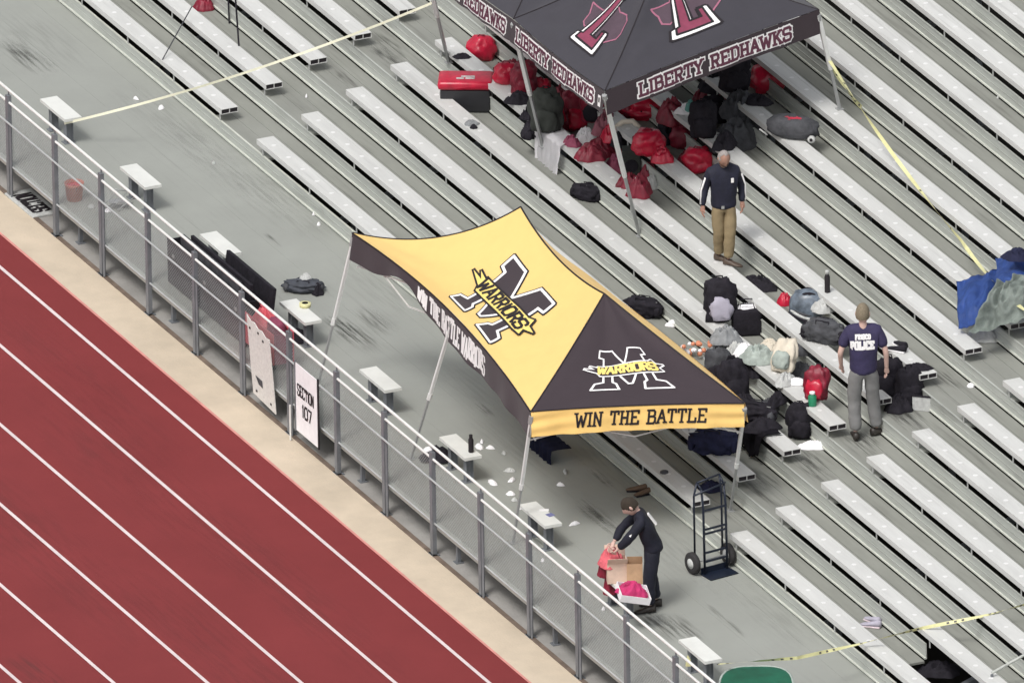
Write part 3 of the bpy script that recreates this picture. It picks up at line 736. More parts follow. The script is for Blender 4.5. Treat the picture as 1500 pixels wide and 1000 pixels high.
def l_logo(f):
    st = [(x * .50, y * .52) for x, y in STATE]; lt = [(x * .36 - .0, y * .48 - .02) for x, y in LL_]
    put('state_outline', poly_bm(st, f, .003), mat('dusky_print', (.085, .055, .075), .75), tl); put('state_outline', outline_bm(st, .010, f, .0055), M_pinkline, tl)
    put('logo_trim', outline_bm(lt, .050, f, .009), M_ink, tl); put('logo_trim', outline_bm(lt, .022, f, .0125), M_wht, tl); put('logo_trim', outline_bm([(x * .86, y * .92) for x, y in lt], .012, f, .0195), M_ink, tl)
    put('logo_letter', poly_bm([(x * .88, y * .94) for x, y in lt], f, .016), M_redp, tl)
l_logo(metric_face(T_f)(.455, .53)); l_logo(metric_face(T_l)(.56, .42)); l_logo(metric_face(T_l2)(.5, .42))
G2 = on(937, 346); G3 = on(1230, 160); GM = on(795, 215); G0 = on(657, 92)
for top, foot in ((Q2, G2), (Q3, G3), (QM, GM), (Q0, G0)): leg(tl, top - dn, foot, 0, th=1.35)
for top in (QN, Q5):
    ft = Vector((top.x - .1, top.y, 0)); kk = int(ft.y / DY) + 1; ft.z = kk * DZ; leg(tl, top - dn, ft, 0)
for a, b in ((Q0, QM), (QM, Q2), (Q2, Q3), (QM, QN), (QN, Q3)):
    ins = (cen - (a + b) / 2); ins.z = 0; ins = ins.normalized() * .08; scissors(tl, a - dn * 1.5 + ins, b - dn * 1.5 + ins, .22)

# ================================================================== CLUTTER BUILDERS
def base(px, py, surf=None):
    if surf in (None, 'seat', 'tread', 'deck'): P = on(px, py, surf)
    else: P = at(px, py, z=surf)
    return P + Vector((0, 0, .004))
def backpack(px, py, label, m, s=1., rz=0, tilt=0., seed=0, surf=None, m2=None, cat='backpack', squash=1., group=None):
    P = base(px, py, surf); t = thing('backpack', label, cat, P, VR + rz, group, rx=tilt)
    bm = NB(); blob(bm, (0, 0, 0), (.17 * s, .11 * s, .25 * s * squash), seed, .17, 2.0, sub=4, p=2.7, flat=-.85); obj('body', bm, m, t, True)
    bm = NB(); blob(bm, (0, -.10 * s, .03 * s), (.12 * s, .05 * s, .13 * s * squash), seed + 1, .2, 2.4, p=2.6, flat=-.9); obj('front_pocket', bm, m2 or m, t, True)
    for sx in (-1, 1):
        bm = NB(); tube(bm, [(sx * .07 * s, .08 * s, .42 * s * squash), (sx * .09 * s, .15 * s, .36 * s * squash), (sx * .10 * s, .17 * s, .2 * s * squash), (sx * .10 * s, .11 * s, .05 * s)], .014 * s, 6); obj('strap', bm, M_black, t, True)
    bm = NB(); tube(bm, [(-.04 * s, .02 * s, .44 * s * squash), (-.03 * s, .02 * s, .49 * s * squash), (.03 * s, .02 * s, .49 * s * squash), (.04 * s, .02 * s, .44 * s * squash)], .009 * s, 6); obj('handle', bm, M_black, t, True)
    return t
def duffel(px, py, label, m, s=1., rz=0, seed=0, surf=None, m2=None, ln=.3):
    P = base(px, py, surf); t = thing('duffel_bag', label, 'duffel bag', P, VR + rz)
    bm = NB(); blob(bm, (0, 0, 0), (ln * s, .15 * s, .16 * s), seed, .18, 2.6, sub=4, p=2.5, flat=-.8); obj('body', bm, m, t, True)
    for sx in (-1, 1):
        bm = NB(); blob(bm, (sx * ln * s * .88, 0, .03 * s), (.05 * s, .12 * s, .10 * s), seed + 2, .08, p=2.6, flat=-.8); obj('end_pocket', bm, m2 or m, t, True)
    for sy in (-1, 1):
        bm = NB(); tube(bm, [(-.1 * s, sy * .12 * s, .12 * s), (-.09 * s, sy * .06 * s, .30 * s), (.09 * s, sy * .06 * s, .30 * s), (.1 * s, sy * .12 * s, .12 * s)], .010 * s, 6); obj('handle', bm, M_black, t, True)
    bm = NB(); tube(bm, [(-ln * s * .8, 0, .245 * s), (0, 0, .262 * s), (ln * s * .8, 0, .245 * s)], .006, 4); obj('zip', bm, M_polegrey, t)
    return t
def heap(px, py, label, m, w, d, h, seed=0, rz=0, surf=None, cat='cloth', name='crumpled_cloth', group=None):
    P = base(px, py, surf)
    o = obj(name, heap_bm(w, d, h, seed), m, None, True); o.location = P; o.rotation_euler = (0, 0, VR + rz)
    tag(o, label, cat, group); return o
def bottle(px, py, label, m, mc, h=.26, r=.036, surf=None, cat='bottle', name='drink_bottle'):
    P = base(px, py, surf); t = thing(name, label, cat, P)
    bm = NB(); lathe(bm, [(r * .92, 0), (r, .01), (r, h * .7), (r * .62, h * .82), (r * .62, h * .84)], 14); obj('bottle_body', bm, m, t, True)
    bm = NB(); lathe(bm, [(r * .66, h * .842), (r * .68, h * .99), (r * .5, h)], 12); obj('cap', bm, mc, t, True); return t
def ballbag(px, py, label, s=1., seed=0, rz=0, surf=None, m=None):
    """round glossy drawstring style pack with a short handle and seams"""
    P = base(px, py, surf); t = thing('round_backpack', label, 'backpack', P, VR + rz, 'round red team backpacks')
    bm = NB(); blob(bm, (0, 0, 0), (.185 * s, .15 * s, .165 * s), seed, .13, 1.6, sub=4, p=2.3, flat=-.75); obj('body', bm, m or M_red, t, True)
    bm = NB(); tube(bm, [(-.05, .0, .28 * s), (-.03, -.02, .315 * s), (.03, -.03, .31 * s), (.06, -.02, .27 * s)], .010, 6); obj('handle', bm, M_dred, t, True)
    for q in (-1, 1):
        bm = NB(); tube(bm, [(q * .10 * s, .1 * s, .24 * s), (q * .17 * s, .10 * s, .16 * s), (q * .17 * s, .04 * s, .04)], .014, 6); obj('strap', bm, M_dred, t, True)
    return t
def shoe_bm(l=.28, w=.095, h=.09, M=None):
    bm = NB()
    secs = [(-.5, .32, .95, 1.), (-.38, .45, 1.0, 1.05), (-.1, .42, .75, .8), (.15, .5, .5, .55), (.35, .48, .38, .42), (.5, .2, .2, .3)]
    rings = []
    for t, ww, hh, h2 in secs:
        ring = []
        for j in range(10):
            a = 2 * math.pi * j / 10
            x = math.cos(a) * ww * w; z = h * hh * .5 * (1 + math.sin(a)); ring.append(bm.verts.new(Vector((x, t * l, z))))
        rings.append(ring)
    for a, b in zip(rings, rings[1:]):
        for j in range(10): bm.faces.new((a[j], a[(j + 1) % 10], b[(j + 1) % 10], b[j]))
    bm.faces.new(rings[0]); bm.faces.new(rings[-1][::-1])
    if M is not None: bm.transform(M)
    return bm
def sneakers(px, py, label, m, ms, surf=None, rz=0, cat='shoes'):
    P = base(px, py, surf); t = thing('pair_of_shoes', label, cat, P, VR + rz)
    for k, (dx, a) in enumerate(((-.07, .15), (.08, -.35))):
        o = obj('shoe', shoe_bm(), m, t, True); o.location = (dx, k * .05, .012); o.rotation_euler = (0, 0, a)
        bm = NB(); box(bm, -.045, .045, -.13, .13, 0, .016, bev=.006); s_ = obj('sole', bm, ms, o); s_.location = (0, 0, -.010)
    return t
def bar(parent, name, a, b, r, m, n=6):
    bm = NB(); tube(bm, [a, b], r, n); return obj(name, bm, m, parent, True)

# ================================================================== PEOPLE
def skin_bm(V, E, root, sub=2):
    """V name->(co, rx, ry); grows one smooth surface over the joints"""
    names = list(V); idx = {n: i for i, n in enumerate(names)}
    me = bpy.data.meshes.new('tmp'); me.from_pydata([V[n][0] for n in names], [(idx[a], idx[b]) for a, b in E], []); me.update()
    ob = bpy.data.objects.new('tmp', me); COL.objects.link(ob)
    md = ob.modifiers.new('s', 'SKIN'); md.use_smooth_shade = True
    for i, n in enumerate(names):
        me.skin_vertices[0].data[i].radius = (V[n][1], V[n][2]); me.skin_vertices[0].data[i].use_root = (n == root)
    ss = ob.modifiers.new('u', 'SUBSURF'); ss.levels = sub; ss.render_levels = sub
    dg = bpy.context.evaluated_depsgraph_get(); ev = ob.evaluated_get(dg)
    m2 = bpy.data.meshes.new_from_object(ev); bm = NB(); bm.from_mesh(m2)
    bpy.data.objects.remove(ob); bpy.data.meshes.remove(m2); return bm
def merge(bm, other, M=None):
    me = bpy.data.meshes.new('t'); other.to_mesh(me); other.free()
    if M is not None: me.transform(M)
    bm.from_mesh(me); bpy.data.meshes.remove(me)
def head_bm():
    bm = NB(); bmesh.ops.create_icosphere(bm, subdivisions=4, radius=1)
    for v in bm.verts:
        q = v.co; x, y, z = q
        jaw = 1 - .28 * max(0, -z) ** 1.5
        p = Vector((x * .077 * jaw, y * .097 * (1 - .1 * max(0, -z)), z * .122))
        if y > 0:
            nose = math.exp(-(x / .17) ** 2 - ((z + .12) / .20) ** 2) * .022 + math.exp(-(x / .1) ** 2 - ((z - .1) / .2) ** 2) * .006
            eye = sum(math.exp(-((x - s * .36) / .17) ** 2 - ((z - .06) / .12) ** 2) for s in (-1, 1)) * .012
            brow = math.exp(-(x / .6) ** 2 - ((z - .22) / .1) ** 2) * .005
            mouth = math.exp(-(x / .3) ** 2 - ((z + .48) / .05) ** 2) * .005 - math.exp(-(x / .28) ** 2 - ((z + .42) / .06) ** 2) * .004
            chin = math.exp(-(x / .3) ** 2 - ((z + .82) / .15) ** 2) * .010
            p.y += nose - eye + brow - mouth + chin
        v.co = p
    for s in (-1, 1):
        e = NB(); bmesh.ops.create_icosphere(e, subdivisions=2, radius=1)
        for v in e.verts: v.co = Vector((s * .078 + v.co.x * .010, v.co.y * .018 - .008, v.co.z * .032 + .0))
        merge(bm, e)
    return bm
def hair_bm(low=-.1, front=.35, seed=0, bald=False):
    bm = NB(); bmesh.ops.create_icosphere(bm, subdivisions=4, radius=1)
    for v in bm.verts:
        x, y, z = v.co; k = 1 + .02 * noise.noise(v.co * 9 + Vector((seed, 0, 0)))
        v.co = Vector((x * .083 * k, y * .103 * k - .004, z * .129 * k))
    kill = []
    for f in bm.faces:
        c = f.calc_center_median(); x, y, z = c.x / .083, (c.y + .004) / .103, c.z / .129
        lim = low + (.0 if y < 0 else (front - low) * min(1, y / .6))
        if z < lim or (bald and z > .55 - .3 * y and z < .93 and y > .1): kill.append(f)
    bmesh.ops.delete(bm, geom=kill, context='FACES'); return bm
def hand_bm(wr, el, side, curl=.5):
    """palm, four fingers of unequal length, thumb from the side; points along the forearm"""
    wr = Vector(wr); d = (wr - Vector(el)).normalized(); ref = Vector((0, 1, 0)) if abs(d.y) < .8 else Vector((0, 0, 1))
    nrm = Vector((-side, 0, 0)); nrm = (nrm - d * nrm.dot(d)).normalized(); sdir = d.cross(nrm).normalized()
    if sdir.y < 0: sdir = -sdir
    bm = skin_bm({'w': (wr - d * .02, .026, .024), 'p': (wr + d * .04, .036, .018), 'q': (wr + d * .085, .036, .015)}, [('w', 'p'), ('p', 'q')], 'w', 2)
    for i, (o, l) in enumerate(((-.028, .062), (-.010, .074), (.010, .080), (.028, .070))):
        a = wr + d * .075 + sdir * o; b = a + d * l * .5 + nrm * l * .15 * curl; c = b + d * l * .42 + nrm * l * .45 * curl
        merge(bm, skin_bm({'a': (a, .010, .010), 'b': (b, .0095, .0095), 'c': (c, .008, .008)}, [('a', 'b'), ('b', 'c')], 'a', 1))
    a = wr + d * .03 + sdir * .03; b = a + d * .03 + sdir * .03 + nrm * .01; c = b + d * .035 + nrm * .015
    merge(bm, skin_bm({'a': (a, .013, .013), 'b': (b, .011, .011), 'c': (c, .009, .009)}, [('a', 'b'), ('b', 'c')], 'a', 1))
    return bm
def person(P, rz, label, J, mats, headrot, hair, fat=1., sleeve=1., shoe_rot=(0, 0), s=1.):
    """J: joints in local space (x right, y forward, z up)"""
    t = thing('person', label, 'person', P, rz)
    skinm, shirt, trous, shoem, hairm = mats
    g = {k: Vector(v) * s for k, v in J.items()}
    j = lambda n, a, b=None: (g[n], a * s, (b or a) * s)
    lerp = lambda a, b, t_: g[a].lerp(g[b], t_)
    V = {'pel': j('pel', .11, .09), 'wai': j('wai', .10, .08), 'che': j('che', .10, .075), 'nb': j('nb', .05, .05), 'nk': (g['nb'].lerp(g['head'], .5), .062 * s, .064 * s)}
    E = [('pel', 'wai'), ('wai', 'che'), ('che', 'nb'), ('nb', 'nk')]
    for sd in 'lr':
        V.update({'sh' + sd: j('sh' + sd, .042), 'el' + sd: j('el' + sd, .038), 'wr' + sd: j('wr' + sd, .026), 'hi' + sd: j('hi' + sd, .085), 'kn' + sd: j('kn' + sd, .052), 'an' + sd: j('an' + sd, .036)})
        E += [('che', 'sh' + sd), ('sh' + sd, 'el' + sd), ('el' + sd, 'wr' + sd), ('pel', 'hi' + sd), ('hi' + sd, 'kn' + sd), ('kn' + sd, 'an' + sd)]
    bm = skin_bm(V, E, 'pel', 2)
    Hm = Matrix.Translation(g['head']) @ headrot.to_matrix().to_4x4() @ Matrix.Scale(s * 1.08, 4)
    merge(bm, head_bm(), Hm)
    for sd, sg_ in (('l', -1), ('r', 1)): merge(bm, hand_bm(g['wr' + sd], g['el' + sd], sg_, .8))
    obj('body', bm, skinm, t, True)
    hb = hair_bm(*hair); hb.transform(Hm); obj('hair', hb, hairm, t, True)
    # shirt
    f = fat
    V = {'wa0': (g['pel'] - (g['wai'] - g['pel']) * .75, .172 * f * s, .135 * f * s), 'wa1': (g['pel'] + (g['wai'] - g['pel']) * .1, .168 * f * s, .132 * f * s), 'wai': j('wai', .165 * f, .128 * f), 'che': j('che', .175 * f, .135 * f), 'nb': (g['nb'] + (g['head'] - g['nb']) * .38, .078 * s, .078 * s)}
    E = [('wa0', 'wa1'), ('wa1', 'wai'), ('wai', 'che'), ('che', 'nb')]
    for sd in 'lr':
        end = lerp('el' + sd, 'wr' + sd, sleeve) if sleeve > 0 else lerp('sh' + sd, 'el' + sd, .8)
        V['sh' + sd] = j('sh' + sd, .075 * (f * .5 + .5)); E.append(('che', 'sh' + sd))
        if sleeve > 0: V['el' + sd] = j('el' + sd, .065); V['ce' + sd] = (end, .052 * s, .052 * s); E += [('sh' + sd, 'el' + sd), ('el' + sd, 'ce' + sd)]
        else: V['ce' + sd] = (end, .072 * s, .072 * s); E.append(('sh' + sd, 'ce' + sd))
    bs = skin_bm(V, E, 'che', 2)
    for v in bs.verts:
        n = noise.noise(v.co * 7) * .012 + noise.noise(v.co * 17 + Vector((3, 1, 2))) * .006
        v.co += v.normal * n
    so = obj('shirt', bs, shirt, t, True)
    V = {'wa': (g['pel'] + (g['wai'] - g['pel']) * .7, .145 * f * s, .108 * f * s), 'pel': j('pel', .15 * f, .118 * f)}; E = [('wa', 'pel')]
    for sd in 'lr':
        V.update({'hi' + sd: j('hi' + sd, .118 * (f * .6 + .4)), 'th' + sd: (lerp('hi' + sd, 'kn' + sd, .5), .105 * s, .105 * s), 'kn' + sd: j('kn' + sd, .09), 'sn' + sd: (lerp('kn' + sd, 'an' + sd, .5), .086 * s, .086 * s), 'an' + sd: (lerp('kn' + sd, 'an' + sd, .95), .078 * s, .082 * s)})
        E += [('pel', 'hi' + sd), ('hi' + sd, 'th' + sd), ('th' + sd, 'kn' + sd), ('kn' + sd, 'sn' + sd), ('sn' + sd, 'an' + sd)]
    bt = skin_bm(V, E, 'pel', 2)
    for v in bt.verts:
        n = noise.noise(Vector((v.co.x * 5, v.co.y * 5, v.co.z * 9))) * .010 + noise.noise(v.co * 19) * .006
        v.co += v.normal * n
    obj('trousers', bt, trous, t, True)
    for q, sd in enumerate('lr'):
        a = g['an' + sd]; o = obj('shoe', shoe_bm(.30 * s, .105 * s, .11 * s), shoem, t, True); o.location = (a.x, a.y + .07 * s * math.cos(shoe_rot[q]), a.z - .09 * s); o.location.x -= .07 * math.sin(shoe_rot[q]); o.rotation_euler = (0, 0, shoe_rot[q])
    return t, so
def belt(t, z, rx, ry, m, c=(0, 0)):
    bm = NB(); n = 28; a = []
    for zz in (z - .018, z + .018): a.append([bm.verts.new((c[0] + rx * math.cos(2 * math.pi * i / n), c[1] + ry * math.sin(2 * math.pi * i / n), zz)) for i in range(n)])
    for i in range(n): bm.faces.new((a[0][i], a[0][(i + 1) % n], a[1][(i + 1) % n], a[1][i]))
    return obj('belt', bm, m, t, True)
STD = dict(pel=(0, 0, .95), wai=(0, 0, 1.1), che=(0, .0, 1.33), nb=(0, -.01, 1.50), head=(0, .02, 1.65), shl=(-.19, 0, 1.43), shr=(.19, 0, 1.43), hil=(-.09, 0, .9), hir=(.09, 0, .9),
           knl=(-.10, .02, .5), knr=(.10, .02, .5), anl=(-.11, -.02, .09), anr=(.11, -.02, .09), ell=(-.27, -.05, 1.16), elr=(.27, -.05, 1.16), wrl=(-.27, .05, .92), wrr=(.27, .05, .92))
from mathutils import Euler
# officer seen from behind
J = dict(STD); J.update(ell=(-.29, -.04, 1.16), wrl=(-.27, .10, .93), elr=(.28, -.05, 1.15), wrr=(.29, .02, .90), anl=(-.11, -.06, .09), anr=(.16, .05, .09), knl=(-.12, .02, .5), knr=(.12, .05, .5))
p_, so = person(base(1266, 640), VR + R(4), 'officer standing with his back turned, POLICE on a dark shirt and grey trousers', J, (M_skinf, M_fbi, M_slack, M_shoe, M_hairl), Euler((R(-4), 0, R(-8))), (-.42, .3, 1), fat=1.12, sleeve=0, shoe_rot=(.05, -1.1), s=1.03)
bv = BVHTree.FromPolygons([v.co.copy() for v in so.data.vertices], [list(p.vertices) for p in so.data.polygons])
def back_f(u, v, off):
    h = bv.ray_cast(Vector((u, -1, v)), Vector((0, 1, 0)))
    y = h[0].y if h[0] else -.13
    return Vector((u, y - off - .004, v))
letters('shirt_lettering', M_wht, p_, 'POLICE', -.165, 1.27, .037, .095, .0145, back_f, .004, .5, False, step=.03, local=True)
letters('shirt_lettering', M_wht, p_, 'FRISCO', -.105, 1.40, .0225, .055, .0095, back_f, .004, .6, False, step=.03, local=True)
# man in navy shirt and khakis, looking down
J = dict(STD); J.update(head=(.0, .07, 1.65), nb=(0, .0, 1.49), ell=(-.28, -.08, 1.17), wrl=(-.27, .02, .93), elr=(.27, -.05, 1.16), wrr=(.31, .03, .93), anl=(-.04, .08, .09), anr=(.05, -.12, .09), knl=(-.07, .10, .5), knr=(.08, .02, .5), hil=(-.09, .0, .9))
p2, so2 = person(base(1061, 386), VR + math.pi + R(12), 'man in navy pullover and khaki trousers standing on the benches looking down', J, (M_skin, M_polo, M_khaki, M_bshoe, M_hairg), Euler((R(-38), 0, R(8))), (-.3, .45, 2, True), fat=1.22, sleeve=1, shoe_rot=(.9, .9), s=.90)
for side, sgn in (('r', 1), ('l', -1)):
    a, b, c_ = [Vector(J[q + side]) * .90 for q in ('sh', 'el', 'wr')]
    bm = NB(); off = Vector((sgn * .05, .035, 0))
    tube(bm, [a.lerp(b, .25) + off, b + off * .9, b.lerp(c_, .85) + off * .75], .013, 6); obj('sleeve_stripe', bm, M_wht, p2, True)
bm = NB(); box(bm, -.11, -.075, .13, .142, 1.17, 1.23); obj('badge', bm, M_wht, p2)
be = NB(); bmesh.ops.create_icosphere(be, subdivisions=4, radius=1)
kf = [f for f in be.faces if f.calc_center_median().z > -.22 - .25 * abs(f.calc_center_median().x) or f.calc_center_median().y < .05]
bmesh.ops.delete(be, geom=kf, context='FACES')
for v in be.verts: v.co = Vector((v.co.x * .079, v.co.y * .112, v.co.z * .128))
be.transform(Matrix.Translation(Vector(J['head']) * .90) @ Euler((R(-38), 0, R(8))).to_matrix().to_4x4()); obj('beard', be, M_hairg, p2, True)
bm = NB(); box(bm, .02, .06, .135, .15, .82, .86); obj('buckle', bm, M_chrome, p2)
# worker bending over the boxes
J = dict(pel=(0, -.04, .90), wai=(0, .0, 1.03), che=(0, .07, 1.23), nb=(0, .13, 1.37), head=(0, .25, 1.47), shl=(-.17, .11, 1.31), shr=(.17, .11, 1.31), hil=(-.085, -.04, .86), hir=(.085, -.04, .86),
         knl=(-.09, .02, .48), knr=(.10, -.02, .48), anl=(-.09, .02, .09), anr=(.11, -.08, .09), ell=(-.2, .30, 1.09), elr=(.2, .34, 1.10), wrl=(-.12, .42, .93), wrr=(.10, .46, .93))
p3, so3 = person(base(953, 893), VR + R(90) + R(5), 'worker in dark uniform bending over the cardboard boxes beside the fence', J, (M_skinf, M_uni, M_uni, M_shoe, M_hair), Euler((R(-42), 0, 0)), (-.35, .25, 3), fat=1.05, sleeve=.9, shoe_rot=(.1, -.1), s=.98)
bm = NB(); box(bm, -.035, .035, -.012, .012, -.09, .09, Matrix.Translation((.05, -.040, 1.235)) @ Euler((R(-35), 0, 0)).to_matrix().to_4x4()); obj('back_patch', bm, M_wht, p3)
bm = NB(); tube(bm, [(-.215, .20, 1.2), (-.235, .27, 1.12)], .018, 6); obj('sleeve_patch', bm, M_wht, p3)
bm = NB(); tube(bm, [(.225, .20, 1.2), (.24, .28, 1.12)], .018, 6); obj('sleeve_patch', bm, M_wht, p3)

# ================================================================== HAND TRUCK
P = base(1049, 838, 'deck')
ht = thing('hand_truck', 'upright navy two-wheeled hand truck standing beside the first bench row', 'hand truck', P, VR + R(33))
for x in (-.17, .17):
    bm = NB(); tube(bm, [(x, 0, .02), (x, .02, .9), (x, .06, 1.16)], .016, 8); obj('frame_rail', bm, M_truck, ht, True)
bm = NB(); tube(bm, [(-.22, .155, .25), (-.22, .16, 1.05), (-.17, .16, 1.22)], .014, 8); tube(bm, [(.2, .155, .25), (.2, .16, 1.05), (.17, .16, 1.22)], .014, 8); obj('rear_rail', bm, M_truck, ht, True)
bm = NB(); tube(bm, [(-.30, .03, 1.12), (.19, .05, 1.18)], .014, 6); tube(bm, [(-.17, .16, 1.22), (.17, .16, 1.26)], .014, 6); tube(bm, [(-.17, .06, 1.16), (-.17, .16, 1.22)], .014, 6); tube(bm, [(.17, .06, 1.16), (.17, .16, 1.26)], .014, 6); obj('handle', bm, M_truck, ht, True)
for z in (.18, .30, .56, .62, .88):
    bm = NB(); box(bm, -.17, .17, -.006 + z * .02, .006 + z * .02, z - .014, z + .014); obj('crossbar', bm, M_truck, ht)
bm = NB(); box(bm, -.21, .21, -.20, .03, 0, .012); box(bm, -.21, .21, .03, .042, 0, .09); obj('toe_plate', bm, M_truck, ht)
bm = NB(); tube(bm, [(-.27, .13, .145), (.27, .13, .145)], .012, 6); obj('axle', bm, M_polegrey, ht)
for x in (-.27, .27):
    Mx = Matrix.Translation((x, .13, .145)) @ Euler((0, R(90), 0)).to_matrix().to_4x4()
    bm = NB(); lathe(bm, [(.06, -.035), (.125, -.042), (.145, -.025), (.145, .025), (.125, .042), (.06, .035)], 24, Mx); w_o = obj('wheel', bm, M_rubber, ht, True)
    bm = NB(); lathe(bm, [(.015, -.05), (.068, -.040), (.068, .040), (.015, .05)], 20, Mx); obj('rim', bm, M_lgrey, w_o, True)

# ================================================================== BOXES ON THE BENCH
def open_box(px, py, z, label, w, d, h, m, rz, flaps=True):
    P = at(px, py, z=z); t = thing('cardboard_box', label, 'box', P + Vector((0, 0, .003)), VR + rz)
    bm = NB(); k = .006
    box(bm, -w / 2, w / 2, -d / 2, d / 2, 0, k); box(bm, -w / 2, w / 2, -d / 2, -d / 2 + k, k, h); box(bm, -w / 2, w / 2, d / 2 - k, d / 2, k, h)
    box(bm, -w / 2, -w / 2 + k, -d / 2 + k, d / 2 - k, k, h); box(bm, w / 2 - k, w / 2, -d / 2 + k, d / 2 - k, k, h); obj('carton', bm, m, t)
    if flaps:
        for s_, a in ((-1, .7), (1, .5)):
            bm = NB(); Mf = Matrix.Translation((0, s_ * d / 2, h)) @ Euler((s_ * -a, 0, 0)).to_matrix().to_4x4()
            box(bm, -w / 2, w / 2, -.002, .002, .002, d * .45, Mf); obj('flap', bm, M_card2, t)
    return t
b1 = open_box(930, 850, .40, 'tall plain cardboard box beside the bending worker', .20, .25, .28, M_card, 0, False)
b2 = open_box(903, 848, .40, 'open cardboard box stuffed with red and pink clothing', .26, .30, .27, M_card2, .1)
bm = heap_bm(.34, .34, .22, 4); o = obj('crumpled_cloth', bm, mat('bright_pink_red', (.66, .13, .16), .8, 0, .3, 9), None, True); o.location = b2.location + Vector((-.03, -.05, .2)); o.rotation_euler = (0, 0, VR); tag(o, 'pink red clothing bulging out of the open cardboard box', 'clothing')
b3 = open_box(926, 880, .40, 'low white tray box of crimson clothing in front of the taller boxes', .40, .32, .10, M_white, .25, False); b3.rotation_euler = (R(12), R(14), VR + .25); b3.location.z += .06
bm = heap_bm(.42, .30, .15, 8); o = obj('crumpled_cloth', bm, mat('raspberry_cloth', (.5, .03, .14), .8, 0, .3, 9), None, True); o.location = b3.location + Vector((0, 0, .05)); o.rotation_euler = (.1, .2, VR); tag(o, 'crimson folded clothing lying in the white tray box', 'clothing')
heap(893, 868, 'dark red bag wedged between the boxes and the fence', M_dred, .2, .2, .3, 3, surf=.2, cat='bag', name='red_bag')
heap(888, 842, 'dark red jacket hanging out of the left side of the open box', M_dred, .24, .24, .3, 71, surf=.42, cat='jacket', name='jacket')

# ================================================================== THINGS ALONG THE WALKWAY
# long black trunk
xa, xb = at(256, 395, y=-2.55).x, at(366, 480, y=-2.55).x
tk = thing('equipment_trunk', 'long open black equipment trunk standing behind the fence', 'trunk', ((xa + xb) / 2, -2.45, 0), 0)
hl = (xb - xa) / 2
bm = NB(); box(bm, -hl, hl, -.20, -.18, .02, .66); obj('front_panel', bm, mat('slate_panel', (.035, .037, .047), .6), tk)
bm = NB(); box(bm, -hl, hl, .0, .04, .02, .60); obj('back_panel', bm, M_black, tk)
bm = NB(); box(bm, -hl, hl, -.18, .0, 0, .02); obj('floor_panel', bm, M_black, tk)
for s_ in (-1, 1):
    bm = NB(); box(bm, s_ * hl - .012, s_ * hl + .012, -.179, -.001, .021, .60); obj('end_panel', bm, M_black, tk)
bm = NB(); box(bm, -hl + .3, hl - .25, -.14, -.09, .3, .77); obj('folded_panel', bm, M_dgrey, tk)
bm = NB(); box(bm, -hl + .45, hl - .05, -.06, -.02, .3, .80); obj('folded_panel', bm, M_black, tk)
Ml = Matrix.Translation((.25, .12, .02)) @ Euler((R(-8), 0, 0)).to_matrix().to_4x4()
bm = NB(); box(bm, -hl + .7, hl - .2, 0, .05, 0, .72, Ml, bev=.01); obj('lid', bm, M_black, tk)
for x in (-hl + .2, 0, hl - .2):
    bm = NB(); box(bm, x - .03, x + .03, -.212, -.2005, .42, .46); obj('latch', bm, M_polegrey, tk)
# red wagon
xa, xb = at(370, 480, y=-2.5).x, at(420, 530, y=-2.5).x
rwg = thing('red_wagon', 'coral red fabric wagon loaded with red gear beside the black trunk', 'wagon', ((xa + xb) / 2 - .05, -2.52, 0), 0)
hl = (xb - xa) / 2
bm = NB(); box(bm, -hl, hl, -.15, -.13, .10, .52); obj('side_panel', bm, M_pink, rwg); bm = NB(); box(bm, -hl, hl, .13, .15, .10, .52); obj('side_panel', bm, M_pink, rwg)
for s_ in (-1, 1):
    bm = NB(); box(bm, s_ * hl - .01, s_ * hl + .01, -.129, .129, .10, .52); obj('end_panel', bm, M_redp, rwg)
bm = NB(); box(bm, -hl + .011, hl - .011, -.129, .129, .10, .12); obj('floor_panel', bm, M_dred, rwg)
for x in (-hl + .1, hl - .1):
    for y in (-.11, .11):
        bm = NB(); lathe(bm, [(.03, -.02), (.07, -.02), (.07, .02), (.03, .02)], 16, Matrix.Translation((x, y, .07)) @ Euler((R(90), 0, 0)).to_matrix().to_4x4()); obj('wheel', bm, M_rubber, rwg)
o = obj('crumpled_cloth', heap_bm(.66, .26, .22, 12), M_pink, None, True); o.location = rwg.location + Vector((0, 0, .42)); tag(o, 'coral red cloth piled on top of the red wagon', 'cloth')
o = obj('gear_bag', (lambda b: (blob(b, (0, 0, 0), (.16, .10, .13), 5), b)[1])(NB()), M_redp, None, True); o.location = rwg.location + Vector((.32, .0, .45)); tag(o, 'small crimson gear bag on the lower end of the red wagon', 'bag')
duffel(445, 426, 'dark slate bag lying flat on the open walkway floor', mat('slate_fabric', (.055, .06, .075), .8, 0, .4, 9), .85, R(-8), 11, 'deck', M_dgrey, .30).scale = (1, 1, .62)
heap(448, 408, 'silver grey flap bunched on top of the slate bag', M_lgrey, .16, .14, .07, 6, surf=.15, cat='flap', name='bag_flap')
heap(466, 430, 'black strap end beside the slate bag', M_black, .16, .2, .13, 8, surf='deck', cat='strap', name='strap_end')
P = at(447, 449, z=.40); tp = thing('tape_roll', 'roll of yellow green tape lying on the short bench', 'tape roll', P + Vector((0, 0, .003)))
bm = NB(); lathe(bm, [(.042, 0), (.075, 0), (.075, .05), (.042, .05)], 24, cap=False); v = bm.verts[:]; obj('tape_ring', bm, M_tape, tp, True)
bm = NB(); lathe(bm, [(.0415, .001), (.038, .001), (.038, .049), (.0415, .049)], 24, cap=False); obj('core', bm, M_ink, tp)
heap(437, 500, 'small dark bag tucked under the bench with the tape roll', M_black, .3, .2, .16, 5, surf='deck', cat='bag', name='small_bag')
